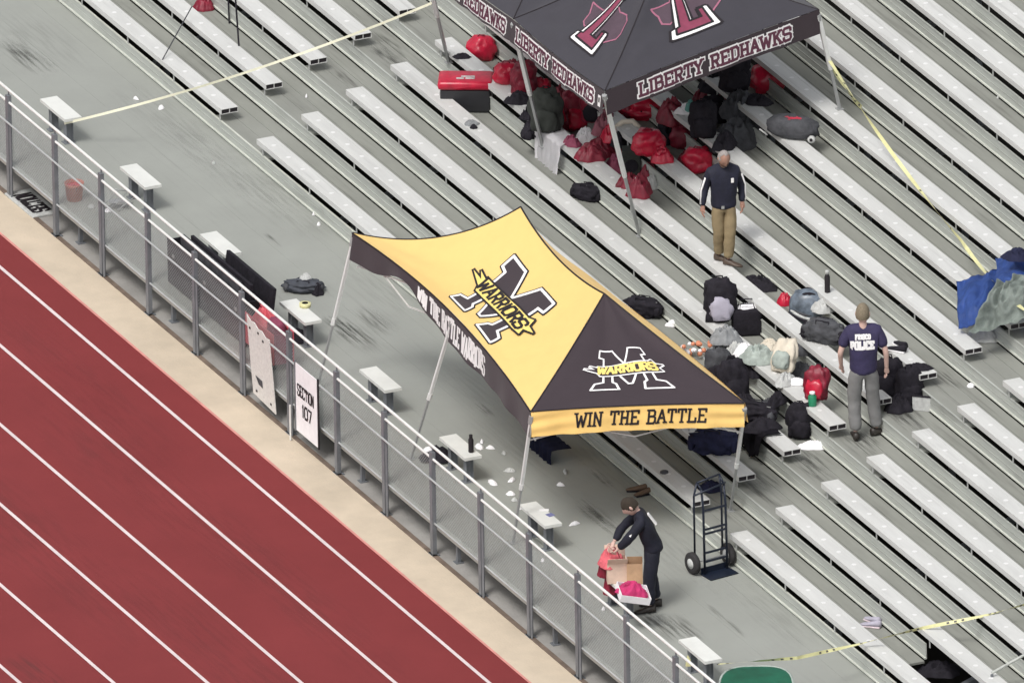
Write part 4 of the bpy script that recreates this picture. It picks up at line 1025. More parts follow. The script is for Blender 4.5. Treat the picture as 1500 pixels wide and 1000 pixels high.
# salmon bucket
P = at(109, 292, z=0); bk = thing('bucket', 'salmon red bucket standing on the walkway behind the fence', 'bucket', P)
bm = NB(); lathe(bm, [(.10, 0), (.125, .24), (.132, .24), (.132, .225), (.12, .2), (.095, .02)], 22, cap=False); bmesh.ops.contextual_create(bm, geom=[e for e in bm.edges if e.is_boundary and e.verts[0].co.z < .01]); obj('bucket_body', bm, M_salmon, bk, True)
bm = NB(); lathe(bm, [(.02, .19), (.118, .19)], 22, cap=False); obj('bucket_contents', bm, M_pink, bk)
bm = NB(); tube(bm, [(.13 * math.cos(a), 0, .22 - .14 * math.sin(a)) for a in [i * math.pi / 8 for i in range(9)]], .004, 5); o = obj('handle', bm, M_chrome, bk); o.location.y = -.02
# collapsed folding stool
P = at(172, 306, z=0); fs = thing('folding_stool', 'collapsed grey folding stool lying beside the second walkway bench', 'stool', P, VR)
for a, b in (((-.22, 0, .02), (.02, .1, .22)), ((-.1, -.05, .02), (.14, .12, .2)), ((-.22, 0, .02), (.2, .12, .03)), ((-.05, .1, .24), (.14, .12, .2)), ((.0, -.1, .02), (.22, 0, .16)), ((-.12, .05, .02), (.1, -.1, .18))): bar(fs, 'stool_bar', a, b, .009, M_polegrey)
bm = heap_bm(.26, .14, .03, 3); o = obj('stool_seat', bm, M_grey, fs, True); o.location = (0, .02, .1)
P = SB[5].location; bottle(690, 662, 'tall black bottle standing on the short bench', M_ink, M_ink, .24, .035, surf=.4)
# pile near the fence
heap(640, 672, 'dark tangled gear with white straps piled on the walkway by the fence', M_black, .45, .3, .16, 21, surf=.02, cat='gear', name='tangled_gear')
heap(627, 660, 'white paper scrap on top of the tangled gear by the fence', M_white, .13, .1, .05, 2, surf=.16, cat='litter', name='paper_scrap')
LIT = [(747, 690, .16, .09, 'white crumpled napkin on the walkway floor nearest the tent leg'), (750, 704, .15, .07, 'white flat wrapper on the floor below the napkin'), (722, 708, .22, .09, 'long white torn paper between two fence posts'), (748, 724, .12, .1, 'white paper ball on the floor by the tent leg'),
       (754, 733, .09, .08, 'small white paper ball touching a larger one'), (702, 655, .2, .1, 'white crumpled paper beside the black bottle'), (718, 657, .12, .06, 'narrow white paper strip right of the black bottle'), (763, 745, .1, .05, 'small white scrap against the sticker bench'),
       (828, 692, .17, .05, 'thin white wrapper alone on the open floor under the canopy'), (821, 711, .12, .06, 'brown and white scrap below the thin white wrapper'), (842, 768, .16, .06, 'white wrapper off the corner of the sticker bench'), (706, 648, .1, .05, 'tiny white scrap above the black bottle'),
       (134, 304, .09, .09, 'white paper cup lying behind the second fence post'), (158, 310, .1, .08, 'white scrap beside the collapsed stool'), (236, 159, .12, .08, 'white scrap with dark clip on the far walkway'), (199, 146, .09, .03, 'tiny white strip near the pale tape'),
       (313, 241, .04, .04, 'white speck of litter on the upper walkway'), (467, 330, .06, .05, 'small white scrap near the first bench row'), (460, 315, .04, .05, 'tiny scrap at the foot of the first row'), (1422, 566, .1, .1, 'white cup lying on a tread in the near aisle'),
       (1463, 143, .12, .04, 'pale scrap on a bench at the upper right'), (795, 822, .05, .05, 'white scrap seen through the fence by the boxes'), (884, 893, .05, .05, 'small white scrap low behind the fence'), (449, 143, .04, .03, 'white speck on the upper seats near the tape'),
       (738, 665, .08, .05, 'small white scrap to the right of the bottle bench'), (683, 668, .1, .06, 'pale scrap on the floor left of the bottle')]
for i, (px, py, w, d, lb) in enumerate(LIT):
    heap(px, py, lb, M_white if i % 4 else M_lgrey, w, d, .04, i + 1, rz=i, cat='litter', name='paper_scrap', group='scattered paper litter')
P = at(797, 747, z=.40); bm = NB(); box(bm, -.06, .06, -.035, .035, 0, .003); o = obj('sticker', bm, M_wht); o.location = P + Vector((0, 0, .002)); o.rotation_euler = (0, 0, VR); tag(o, 'white sticker on the short bench plank', 'sticker')
P = at(806, 754, z=.40); bm = NB(); box(bm, -.045, .045, -.05, .05, 0, .003); o = obj('sticker', bm, mat('blue_violet_print', (.16, .17, .34), .6)); o.location = P + Vector((0, 0, .002)); o.rotation_euler = (0, 0, VR + .6); tag(o, 'blue violet sticker beside the white one on the short bench', 'sticker')
sneakers(941, 722, 'pair of dark brown shoes at the foot of the first bench row', M_brown, M_black, 'deck', 1.9)
P = on(973, 692, 'seat'); bm = NB(); lathe(bm, [(.055, 0), (.052, .02), (.02, .026)], 18); o = obj('lens_cap', bm, M_dgrey, None, True); o.location = P; tag(o, 'flat dark grey disc lying on the first bench row', 'disc')
# green tarp at the bottom edge
P = at(1108, 1012, z=.40)
gt = thing('green_table', 'green rounded tabletop edged in pale plastic at the bottom edge of the walkway', 'table', (P.x, P.y, 0), VR)
bm = NB(); n = 40; pts = []
for i in range(n):
    a = 2 * math.pi * i / n; c_, s_ = math.cos(a), math.sin(a); k = (abs(c_) ** 3.4 + abs(s_) ** 3.4) ** (-1 / 3.4); pts.append((c_ * k * .46, s_ * k * .8))
for z in (.375, .40): pass
lo = [bm.verts.new((x, y, .375)) for x, y in pts]; hi = [bm.verts.new((x, y, .40)) for x, y in pts]; bm.faces.new(hi); bm.faces.new(lo[::-1])
for i in range(n): bm.faces.new((lo[i], lo[(i + 1) % n], hi[(i + 1) % n], hi[i]))
obj('table_top', bm, M_dgreen, gt)
bm = NB(); tube(bm, [(x * 1.02, y * 1.02, .395) for x, y in pts + pts[:2]], .016, 6, False); obj('rim', bm, M_sage, gt, True)
for x in (-.3, .3):
    for y in (-.5, .5): bar(gt, 'leg', (x, y, 0), (x * .9, y * .9, .374), .016, M_polegrey)

# ================================================================== TAPES
def tape(label, pts, w, m, twist=1.0, marks=True, sagz=.0, seed=0, ph=0):
    """strip of barrier tape strung through given points, slowly twisting"""
    t = thing('barrier_tape', label, 'tape', pts[0])
    path = []; N = 26; segs = len(pts) - 1; L_ = 0
    P = []
    for a, b in zip(pts, pts[1:]):
        for i in range(N): u = i / N; P.append(a.lerp(b, u) - Vector((0, 0, sagz * 4 * u * (1 - u))))
    P.append(pts[-1])
    bm = NB(); bk_ = NB(); pr = None
    for i, p in enumerate(P):
        d = (P[min(i + 1, len(P) - 1)] - P[max(i - 1, 0)]).normalized(); L_ = i / len(P)
        s0 = d.cross(Vector((0, 0, 1))).normalized(); u0 = s0.cross(d)
        a = ph + twist * 2 * math.pi * L_ + .5 * noise.noise(Vector((i * .15, seed, 0)))
        sd_ = s0 * math.cos(a) + u0 * math.sin(a); nn = d.cross(sd_)
        q = (bm.verts.new(p - sd_ * w / 2), bm.verts.new(p + sd_ * w / 2))
        if pr: bm.faces.new((pr[0], pr[1], q[1], q[0]))
        pr = q
        if marks and i % 3 == 0 and i + 1 < len(P) and (i // 9) % 2 == 0:
            for sgn in (-1, 1):
                c0 = p + nn * .003 * sgn; e = d * .018
                bk_.faces.new([bk_.verts.new(c0 + e * x + sd_ * w * .28 * y) for x, y in ((-1, -1), (1, -1), (1, 1), (-1, 1))])
    put('tape_strip', bm, m, t)
    if marks: put('tape_print', bk_, M_scuff, t)['kind'] = 'stuff'
    else: bk_.free()
a0 = at(94, 181, y=SB[0].location.y - .1)
def leg_at(top, foot, py):
    a, b = 0., 1.
    for _ in range(30):
        m_ = (a + b) / 2
        if px_of(top.lerp(foot, m_))[1] < py: a = m_
        else: b = m_
    return top.lerp(foot, a)
tape('pale barrier tape stretched from the first short bench up to a canopy leg', [a0, leg_at(Q0, G0, 3)], .034, M_tapew, .0, False, .12, 1, math.pi / 2)
tape('yellow barrier tape twisting down from the charcoal canopy leg to the blue tarp', [leg_at(Q3, G3, 88), lift(1408, 352, .30), lift(1512, 462, .62)], .05, M_tape, 1.6, True, .10, 2)
tape('slack yellow barrier tape crossing the lower right benches', [at(1052, 972, z=.5), at(1168, 963, z=.6), lift(1255, 944, .25), lift(1345, 921, .2), lift(1440, 902, .2), lift(1506, 884, .25)], .045, M_tape, 1.2, True, .0, 3)
tape('loose tail of barrier tape hanging from the canopy leg beside the twisted strip', [leg_at(Q3, G3, 90), on(1262, 168) + Vector((0, 0, .1))], .05, M_tape, .8, True, .05, 4)
P = at(1010, 975, y=FY - .05); heap(1008, 975, 'short knot of yellow tape tied on the fence rail at the bottom', M_tape, .08, .05, .12, 3, surf=.88, cat='tape', name='tape_knot')
# handrail lower right
hp = on(1453, 1012)
hr = thing('handrail', 'grey tubular handrail rising over the benches at the lower right corner', 'handrail', hp)
tp_ = at(1453, 985, x=hp.x); e2 = at(1510, 952, z=tp_.z + .9); e2 = tp_ + Vector((0, .62, .06)) + Vector((0, .3, .1))
bm = NB(); tube(bm, [hp, tp_ - Vector((0, 0, .02))], .019, 8); put('rail_post', bm, M_galv, hr)
bm = NB(); tube(bm, [tp_, tp_ + Vector((0, .62, .22)), tp_ + Vector((0, 1.9, .68))], .019, 8); put('top_bar', bm, M_riser, hr)
bm = NB(); ft = tp_ + Vector((0, 1.85, 0)); n_ = int(ft.y / DY) + 1; tube(bm, [(ft.x, ft.y, n_ * DZ), (ft.x, ft.y, tp_.z + .64)], .019, 8); put('rail_post', bm, M_galv, hr)

# ================================================================== GEAR UNDER THE CHARCOAL CANOPY
P = base(683, 158); P.z += .0
cl = thing('cooler', 'black cooler with a rounded red lid resting across the benches', 'cooler', P, VR + R(-3))
bm = NB(); box(bm, -.33, .33, -.19, .19, 0, .32, bev=.03); obj('cooler_body', bm, mat('black_plastic', (.022, .022, .026), .5), cl, True)
bm = NB(); box(bm, -.36, .36, -.22, .22, .322, .44, bev=.045); obj('lid', bm, M_red, cl, True)
bm = NB(); box(bm, -.12, -.02, -.10, -.05, .4405, .444); box(bm, .0, .12, -.10, -.05, .4405, .444); box(bm, -.06, .12, -.03, .01, .4405, .444); obj('lid_print', bm, M_lgrey, cl)
for s_ in (-1, 1):
    bm = NB(); box(bm, s_ * .335 - .012, s_ * .335 + .012, -.06, .06, .14, .24, bev=.008); obj('handle', bm, M_lgrey, cl)
ballbag(706, 85, 'glossy round red pack farthest up the bench line beside the canopy leg', 1.05, 1)
ballbag(742, 120, 'glossy round red pack right behind the cooler', .95, 2)
ballbag(950, 225, 'glossy round red pack next to the cream strap bag', 1.15, 3)
ballbag(1022, 250, 'glossy round red pack beside the man in the navy pullover', 1.1, 4)
ballbag(1000, 215, 'darker round red pack squeezed behind the one near the man', .9, 5, m=M_dred)
ballbag(1124, 132, 'round red pack under the right edge of the charcoal canopy', 1.2, 6)
duffel(950, 172, 'wide red duffel in the canopy shade behind the cream bag', M_red, 1.05, .1, 4, m2=M_dred)
heap(677, 85, 'black straps lying on the bench left of the round red pack', M_black, .26, .12, .06, 2, cat='straps', name='strap_heap')
heap(690, 182, 'small clear and black items lying on the seat under the cooler', M_grey, .2, .16, .05, 3, cat='gear', name='small_gear'); heap(694, 188, 'black clip lying in front of the clear items under the cooler', M_black, .1, .08, .05, 4, cat='clip', name='black_clip')
backpack(768, 140, 'upright dark red backpack behind the middle canopy leg', M_dred, 1.0, .2, 0, 6)
heap(760, 150, 'black jacket spilled over the seat edge beside the canopy leg', M_black, .4, .24, .14, 7, cat='jacket', name='jacket')
backpack(800, 192, 'large dark olive backpack standing behind the white towel', M_dkgreen, 1.25, -.1, 0, 8)
backpack(793, 155, 'crimson backpack flap behind the olive backpack', M_red, .8, .4, 0, 9, m2=M_redp)
duffel(785, 200, 'black duffel end poking out left of the olive backpack', M_black, .75, .9, 3)
backpack(845, 190, 'dark red and white backpack under the left valance', M_dred, 1.1, .3, R(-12), 12, m2=M_red)
backpack(870, 178, 'maroon backpack in the shade right of the red and white one', M_dred, 1., -.2, 0, 17, m2=M_black)
heap(858, 210, 'white crumpled towel on the seat behind the hanging towel', M_white, .34, .22, .2, 9, cat='towel', name='towel')
heap(880, 225, 'dark red jacket heaped on the tread under the canopy corner', M_dred, .5, .35, .2, 10, cat='jacket', name='jacket')
heap(905, 250, 'crimson jersey bunched beside the near canopy leg', M_redp, .4, .3, .22, 11, cat='jersey', name='jersey')
heap(938, 285, 'maroon sweatshirt sliding off the bench by the leg', M_dred, .35, .35, .25, 12, cat='sweatshirt', name='sweatshirt')
heap(893, 222, 'lime yellow cloth strip across the dark red jacket', M_lime, .24, .09, .1, 13, rz=.5, cat='cloth', name='cloth_strip').location.z += .14
heap(955, 275, 'pale pink and white cleats bag at the foot of the leg', M_lgrey, .22, .2, .16, 14, cat='bag', name='shoe_bag')
bottle(933, 285, 'white drink bottle standing by the near canopy leg', M_white, M_lgrey, .24, .04)
bx = base(925, 255); sp_ = thing('speaker_box', 'upright black speaker box behind the near canopy leg', 'speaker', bx, VR)
bm = NB(); box(bm, -.12, .12, -.1, .1, 0, .36, bev=.012); obj('cabinet', bm, M_dkgreen, sp_)
bm = NB(); lathe(bm, [(.09, 0), (.085, .012), (.03, .004)], 20, Matrix.Translation((0, -.1005, .15)) @ Euler((R(90), 0, 0)).to_matrix().to_4x4()); obj('speaker_cone', bm, M_black, sp_)
P = base(918, 205); cs = thing('strap_bag', 'cream curved bag strap arching over the dark gear', 'bag strap', P, VR)
bm = NB(); tube(bm, [(-.2, 0, .02), (-.15, 0, .16), (-.05, .02, .24), (.08, .02, .25), (.16, 0, .18), (.15, -.02, .06)], .035, 8); obj('strap', bm, M_cream, cs, True)
backpack(1030, 200, 'black backpack under the valance with a striped towel on it', M_black, 1.05, 0, 0, 15)
heap(1008, 186, 'teal and white striped towel draped on the black backpack', M_white, .34, .2, .12, 16, cat='towel', name='towel').location.z += .2
heap(1012, 184, 'teal stripe cloth folded across the white towel', M_teal, .14, .2, .13, 17, cat='cloth', name='cloth_strip').location.z += .22
heap(1080, 210, 'large dark grey tarp slumped between two bench rows', M_dgrey, .9, .6, .32, 18, rz=.8, cat='tarp', name='tarp')
backpack(1078, 132, 'black backpack in the shade left of the far round red pack', M_black, 1.15, .2, 0, 19)
heap(1050, 130, 'dark bag heap with small white labels deep under the canopy', M_black, .5, .4, .26, 20, cat='bag', name='bag_heap')
# wheeled grey bag
P = base(1162, 200); wb_ = thing('wheeled_bag', 'grey wheeled bag with a red and white patch lying on the bench', 'wheeled bag', P, VR + R(-18))
bm = NB(); blob(bm, (0, 0, .02), (.34, .17, .15), 4, .12, 3, p=2.8, flat=-.7); obj('body', bm, M_dgrey, wb_, True)
bm = NB(); blob(bm, (.0, -.02, .20), (.15, .09, .05), 5, .1, p=2.6, flat=-.5); obj('patch', bm, M_red, wb_, True)
bm = NB(); tube(bm, [(-.12, -.08, .235), (.12, -.09, .235)], .018, 6); obj('patch_stripe', bm, M_wht, wb_, True)
for x in (.30,):
    Mx = Matrix.Translation((x, -.16, .05)) @ Euler((R(90), 0, 0)).to_matrix().to_4x4()
    bm = NB(); lathe(bm, [(.02, -.02), (.05, -.02), (.05, .02), (.02, .02)], 18, Mx); w_o = obj('wheel', bm, M_lgrey, wb_, True)
    bm = NB(); lathe(bm, [(.001, -.024), (.022, -.024), (.022, .026), (.001, .026)], 12, Mx); obj('hub', bm, M_ink, w_o)
bar(wb_, 'pull_handle', (-.32, -.1, .02), (-.42, -.12, .1), .012, M_lgrey)
# hanging towel
def hanging(px, py, label, m, w, hang, seed, name='hanging_towel', cat='towel', back=.2):
    P = base(px, py, 'seat'); k = round((P.z - SH) / DZ); y0 = k * DY + SY; z0 = k * DZ + SH
    bm = NB(); nu, nv = 14, 26; rows = []
    for j in range(nv + 1):
        t_ = j / nv * (hang + back); row = []
        for i in range(nu + 1):
            x = (i / nu - .5) * w * (1 - .25 * t_ / (hang + back)); wv = .045 * math.sin(i * 1.25 + seed) + .012 * noise.noise(Vector((i * .5, j * .2, seed)))
            if t_ < back: q = Vector((x, y0 + back - t_, z0 + .012 + abs(wv) * .6))
            else:
                hh = t_ - back; q = Vector((x + .04 * math.sin(seed + hh * 3), y0 - .03 - abs(wv) - .02 * hh, z0 + .008 - hh * (1 - .12 * math.sin(i * .9 + seed))))
            row.append(bm.verts.new(q + Vector((P.x, 0, 0))))
        rows.append(row)
    for a, b in zip(rows, rows[1:]):
        for i in range(nu): bm.faces.new((a[i], a[i + 1], b[i + 1], b[i]))
    r_ = bmesh.ops.solidify(bm, geom=bm.faces[:], thickness=.006)
    return tag(obj(name, bm, m, None, True), label, cat)
hanging(818, 196, 'long white towel hanging over the bench edge below the canopy', M_white, .85, .55, 2)
o = hanging(880, 628, 'dark navy garment hanging off the first bench under the canopy', M_navy, .8, .40, 5, 'hanging_garment', 'garment')
hanging(1175, 605, 'black jacket draped over the bench end with its hem hanging', M_black, 1.0, .36, 3, 'hanging_jacket', 'jacket')
duffel(860, 292, 'black drawstring bag on the tread below the hanging towel', M_black, .72, -.5, 5)

# ================================================================== GEAR BETWEEN THE TWO CANOPIES
duffel(942, 462, 'black duffel on the tread just above the yellow canopy edge', M_black, .85, -.45, 6)
heap(985, 477, 'white goggles-like gear beside the black duffel', M_white, .2, .12, .07, 7, cat='gear', name='small_gear')
P = base(1020, 525); ob_ = thing('ball_net', 'net of orange and white balls peeking over the canopy edge', 'ball net', P, VR)
rn = random.Random(4)
for i in range(22):
    bm = NB(); bmesh.ops.create_icosphere(bm, subdivisions=2, radius=rn.uniform(.028, .04)); o = obj('ball', bm, M_orange if i % 2 else M_white, ob_, True); o.location = (rn.uniform(-.2, .2), rn.uniform(-.1, .1), rn.uniform(.03, .2))
backpack(1056, 470, 'black backpack with a lavender back panel leaning on the bench', M_black, 1.2, .1, R(-8), 21, m2=M_mauve)
P = base(1094, 488); tb = thing('tote_bag', 'square black tote bag with white papers on top', 'tote bag', P, VR + .1)
bm = NB(); box(bm, -.19, .19, -.12, .12, 0, .36, bev=.03); obj('body', bm, M_black, tb, True)
bm = heap_bm(.3, .16, .05, 3); o = obj('papers', bm, M_white, tb, True); o.location = (0, 0, .355)
for y in (-.08, .08): 
    bm = NB(); tube(bm, [(-.1, y, .35), (-.08, y, .44), (.08, y, .44), (.1, y, .35)], .008, 6); obj('handle', bm, M_black, tb)
heap(1062, 500, 'grey and navy striped blanket end on the bench', M_grey, .45, .3, .2, 23, cat='blanket', name='blanket')
heap(1078, 530, 'pale grey sweatshirt heaped on the bench end', M_lgrey, .42, .34, .24, 24, cat='sweatshirt', name='sweatshirt')
heap(1112, 528, 'light grey crumpled jacket right of the pale sweatshirt', M_sage, .5, .34, .2, 25, cat='jacket', name='jacket')
backpack(1145, 545, 'white and pale green backpack slumped on the bench', M_cream, .95, -.4, R(-30), 26, m2=M_sage)
heap(1172, 550, 'dark grey hooded jacket behind the white backpack', M_dgrey, .5, .34, .16, 27, cat='jacket', name='jacket')
backpack(1075, 590, 'large black backpack showing over the canopy edge', M_black, 1.25, .2, R(-10), 28)
backpack(1052, 560, 'black backpack half hidden behind the yellow canopy edge', M_dgrey, 1.0, -.2, 0, 41, m2=M_black)
duffel(1105, 618, 'black duffel with steel buckle between two benches', M_black, .95, -.4, 29, m2=M_dgrey)
heap(1130, 600, 'dark grey folded chair cover beside the steel buckle duffel', M_dgrey, .5, .3, .14, 30, cat='cover', name='chair_cover')
heap(1112, 420, 'brown black bag lying on the tread past the man\'s feet', M_black, .55, .3, .14, 31, rz=-.6, cat='bag', name='slouch_bag')
heap(1149, 445, 'small red cloth beside the silver banded bag', M_red, .22, .2, .14, 32, cat='cloth', name='red_cloth')
# silver banded bag
P = base(1185, 470); sb_ = thing('banded_bag', 'silver blue and black banded gear bag standing on the tread', 'gear bag', P, VR - .3)
bm = NB(); blob(bm, (0, 0, 0), (.24, .17, .24), 9, .12, 3, p=2.6, flat=-.8); obj('body', bm, mat('steel_blue_nylon', (.13, .16, .2), .35, 0, .5, 9), sb_, True)
for i in range(7):
    bm = NB(); rr_ = .235 - i * .022; zz = .08 + i * .05
    tube(bm, [(rr_ * 1.12 * math.cos(a), rr_ * .82 * math.sin(a) - .01, zz + .035 * math.sin(2 * a + i * .7)) for a in [k * math.pi / 10 for k in range(21)]], .022, 6, False); obj('band', bm, (M_black, M_lgrey, M_dgrey)[i % 3], sb_, True)
duffel(1208, 500, 'ribbed dark grey duffel below the silver banded bag', M_dgrey, 1.0, -.45, 33, m2=M_black)
bottle(1212, 428, 'tall black thermos standing alone on the bench', M_ink, M_lgrey, .30, .037)
backpack(1195, 585, 'dark red backpack beside the green cup', M_dred, .95, -.35, R(-15), 34, m2=M_red)
heap(1168, 562, 'white towel folded left of the dark red backpack', M_white, .3, .16, .07, 35, cat='towel', name='towel')
bottle(1190, 594, 'green cup with white rim standing on the bench', M_green, M_white, .19, .055, cat='cup', name='cup')
backpack(1300, 585, 'black backpack with white ring on the tread right of the officer', M_black, 1.2, -.2, R(-8), 36)
backpack(1332, 592, 'black bag hanging over the bench end beside the pale box', M_black, 1.1, .3, 0, 37)
P = base(1356, 597, 'tread')
st = thing('camera_case', 'open pale box with dark rim at the bench end right of the officer', 'case', P, VR - .3)
bm = NB(); box(bm, -.14, .14, -.12, -.11, 0, .2); box(bm, -.14, .14, .11, .12, 0, .2); box(bm, -.14, -.13, -.109, .109, 0, .2); box(bm, .13, .14, -.109, .109, 0, .2); box(bm, -.129, .129, -.109, .109, 0, .01); obj('case_body', bm, M_lgrey, st)
bm = NB(); tube(bm, [(-.14, -.12, .2), (.14, -.12, .2), (.14, .12, .2), (-.14, .12, .2), (-.14, -.12, .2)], .014, 4); obj('rim', bm, M_black, st)
heap(1345, 540, 'black scarf lying over the bench end above the pale box', M_black, .4, .2, .07, 38, cat='scarf', name='scarf')
sneakers(1318, 512, 'black and white shoes left on the bench right of the officer', M_black, M_white, None, .9)
backpack(1172, 640, 'black hooded backpack hanging at the end of the second bench', M_black, 1.0, 0, 0, 39)
heap(1190, 655, 'white shirt with dark trim fallen at the bench end', M_white, .42, .22, .08, 40, cat='shirt', name='shirt')
duffel(1045, 662, 'navy ball bag with white dots under the canopy corner', M_navy, 1.05, -.2, 42)
bl = thing('dot_badge', 'white round badge pinned on the navy ball bag', 'badge', base(1040, 655) + Vector((0, 0, 0)))
bl.location += Vector((.1, -.1, .12)); bm = NB(); bmesh.ops.create_icosphere(bm, subdivisions=2, radius=.022); obj('badge_disc', bm, M_white, bl, True)
bar(thing('thin_pole', 'thin grey pole standing under the front valance', 'pole', base(1010, 676)), 'pole_tube', (0, 0, 0), (0, 0, .55), .009, M_polegrey)
heap(1042, 716, 'navy cloth folded on the step behind the hand truck', M_navy, .42, .3, .1, 44, cat='cloth', name='navy_cloth')
sneakers(1279, 915, 'pair of pink white sneakers with purple trim on a lower right bench', M_mauve, mat('pink_white', (.8, .68, .72), .6), None, 1.1)
heap(1375, 985, 'black jacket in the gap at the lower right opening', M_black, .6, .4, .15, 45, surf=.05, cat='jacket', name='jacket')

EX = [(752, 118, 'dark maroon bag pressed against the middle canopy leg', M_dred, .4, .26, .26), (775, 172, 'black pouch on the seat below the black jacket', M_black, .3, .2, .14), (822, 165, 'maroon hooded top slumped behind the olive backpack', M_dred, .5, .36, .34),
      (838, 212, 'crimson sleeve spilling toward the white crumpled towel', M_redp, .3, .2, .12), (866, 232, 'dark maroon shorts wedged on the tread under the valance', M_dred, .45, .3, .2), (888, 192, 'dusky pink towel folded in the canopy corner shade', mat('dusky_pink_cloth', (.28, .1, .13), .85), .4, .3, .26),
      (905, 212, 'black cap and gloves beside the cream strap', M_black, .3, .22, .16), (915, 238, 'deep red knee pads above the black speaker', M_dred, .34, .26, .2), (922, 272, 'dark red sock pile at the base of the speaker', M_dred, .34, .24, .16), (950, 262, 'maroon mesh sack behind the white bottle', M_dred, .3, .26, .2),
      (975, 205, 'black open pouch between two round red packs', M_black, .4, .3, .26), (985, 178, 'maroon warmup jacket under the front valance', M_dred, .5, .36, .3), (1045, 175, 'black folded mat behind the striped towel', M_black, .6, .4, .3), (1062, 215, 'black rolled blanket left of the man in the pullover', M_black, .4, .3, .2),
      (1085, 165, 'dark charcoal garment bag deep in the canopy shade', M_dgrey, .8, .5, .28), (1110, 150, 'black sack beneath the far round red pack', M_black, .4, .3, .1), (925, 160, 'crimson blanket behind the wide red duffel', M_red, .6, .4, .3), (1005, 240, 'dark red bag base under the pack near the man', M_dred, .34, .26, .16),
      (1060, 545, 'black crumpled jacket under the pale grey sweatshirt', M_black, .5, .34, .24), (1090, 600, 'black tangled straps behind the canopy edge', M_black, .5, .34, .2), (1118, 628, 'dark sweatshirt between the second and third bench', M_black, .5, .3, .14), (1140, 588, 'black cloth under the white and green backpack', M_black, .6, .26, .12),
      (1070, 455, 'black hood hanging over the lavender panel backpack', M_black, .3, .24, .3), (1290, 560, 'black mesh bag touching the officer right hand', M_black, .4, .3, .26), (1318, 600, 'black bag base beneath the hanging bag', M_black, .4, .3, .2), (1180, 512, 'dark grey lower fold of the ribbed duffel', M_dgrey, .5, .3, .16)]
EX += [(1092, 522, 'off white tee shirt tangled between the pale sweatshirt and grey jacket', M_white, .4, .34, .16), (1128, 515, 'cream towel rolled beside the white backpack', M_cream, .34, .28, .16), (1058, 520, 'grey hoodie sleeve trailing off the bench', M_grey, .5, .3, .16),
      (1150, 560, 'pale grey shorts below the white backpack', M_lgrey, .36, .26, .12), (1098, 545, 'black fleece hanging under the pale clothing pile', M_black, .5, .26, .2), (1205, 455, 'silver emergency sheet crumpled on the banded bag', M_lgrey, .3, .24, .14), (1240, 500, 'black bag strap pile left of the officer', M_black, .4, .26, .12),
      (812, 178, 'bright red jersey behind the olive backpack', M_red, .4, .3, .3), (895, 205, 'bright red shirt folded at the canopy corner', M_red, .34, .24, .2), (970, 235, 'bright red hood below the cream strap bag', M_red, .34, .26, .18), (1040, 150, 'maroon bag deep behind the striped towel', M_dred, .5, .4, .3), (850, 150, 'dark maroon coat under the left valance', M_dred, .6, .4, .3)]
for i, (px, py, lb, m_, w, d, h) in enumerate(EX): heap(px, py, lb, m_, w, d, h, 60 + i, rz=i * .8, cat='gear', name='gear_pile')
# ---- top left: red thing, cane, black stand
heap(300, 12, 'dark red jacket on the treads at the top left edge', M_dred, .3, .3, .15, 46, cat='jacket', name='jacket')
cn = thing('walking_cane', 'thin dark cane leaning across the second bench at the top left', 'cane', base(238, 88))
a = base(238, 88); b = at(281, 10, z=a.z + .42); bm = NB(); tube(bm, [a, b], .008, 6); put('cane_shaft', bm, M_dgrey, cn)
bs_ = thing('folding_stand', 'black folding stand with two straight legs at the top edge', 'stand', base(350, 68))
for (p0, p1) in (((350, 68), (343, 2)), ((336, 35), (333, 2))):
    a = base(*p0); b = at(p1[0], p1[1] - 30, z=a.z + .85 if p0[0] == 350 else a.z + .55); bm = NB(); tube(bm, [a, b], .012, 6); put('stand_leg', bm, M_black, bs_)
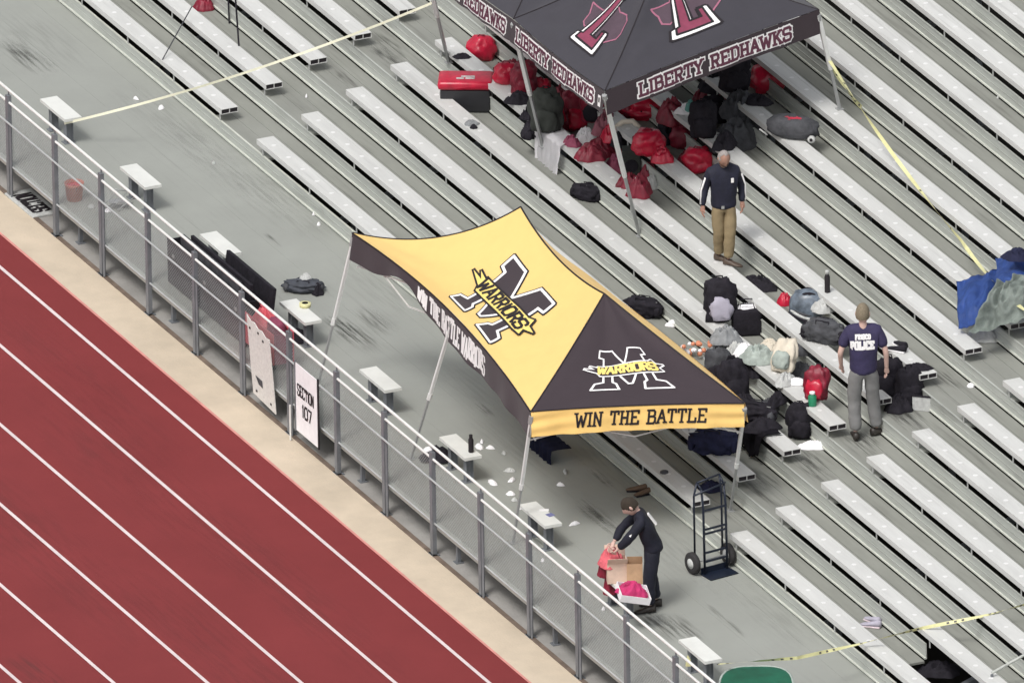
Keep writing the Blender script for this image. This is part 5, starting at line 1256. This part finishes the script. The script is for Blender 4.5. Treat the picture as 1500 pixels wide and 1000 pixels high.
# ---- blue tarp and grey green jacket at the right edge
P = base(1450, 470)
def draped(label, name, m, corners, seed, cat, amp=.05, th=.012, nu=24, nv=24):
    c = [Vector(q) for q in corners]; bm = NB(); g = []
    for j in range(nv + 1):
        v = j / nv; row = []
        for i in range(nu + 1):
            u = i / nu; p = (c[0] * (1 - u) + c[1] * u) * (1 - v) + (c[3] * (1 - u) + c[2] * u) * v
            n = 1 - abs(noise.noise(Vector((u * 3 + seed, v * 1.6, seed))) * 2) + .5 * (1 - abs(noise.noise(Vector((u * 7, v * 4 + seed, 2))) * 2))
            p = p + Vector((amp * .5 * n, -amp * .6 * n, amp * n + .12 * math.sin(math.pi * u) * math.sin(math.pi * v))); row.append(bm.verts.new(p))
        g.append(row)
    for a, b in zip(g, g[1:]):
        for i in range(nu): bm.faces.new((a[i], a[i + 1], b[i + 1], b[i]))
    bmesh.ops.solidify(bm, geom=bm.faces[:], thickness=th)
    return tag(obj(name, bm, m, None, True), label, cat)
L3 = lift
draped('bright blue tarp draped over the bench at the right edge', 'blue_tarp', M_blue, [L3(1404, 418, .22), L3(1478, 392, .30), L3(1462, 470, .16), L3(1405, 484, .06)], 1, 'tarp', .055, nu=36, nv=36)
draped('blue hooded jacket part heaped above the tarp at the right edge', 'blue_jacket', M_blue, [L3(1462, 386, .30), L3(1545, 350, .45), L3(1550, 425, .4), L3(1462, 420, .26)], 2, 'jacket', .07, nu=36, nv=36)
draped('grey green crumpled blanket spilling down beside the blue tarp', 'grey_green_blanket', M_sage, [L3(1468, 422, .34), L3(1540, 395, .42), L3(1530, 470, .30), L3(1424, 496, .08)], 5, 'blanket', .13, nu=44, nv=44)
zb_ = base(1490, 400).z
heap(1440, 497, 'pale grey end of the blanket bunched on the bench', M_lgrey, .5, .3, .16, 50, cat='cloth', name='blanket_end')
heap(1490, 378, 'navy cloth with white piping over the blue jacket', M_navy, .4, .3, .12, 51, surf=zb_ + .55, cat='cloth', name='navy_cloth')
print('objects', len(bpy.data.objects))
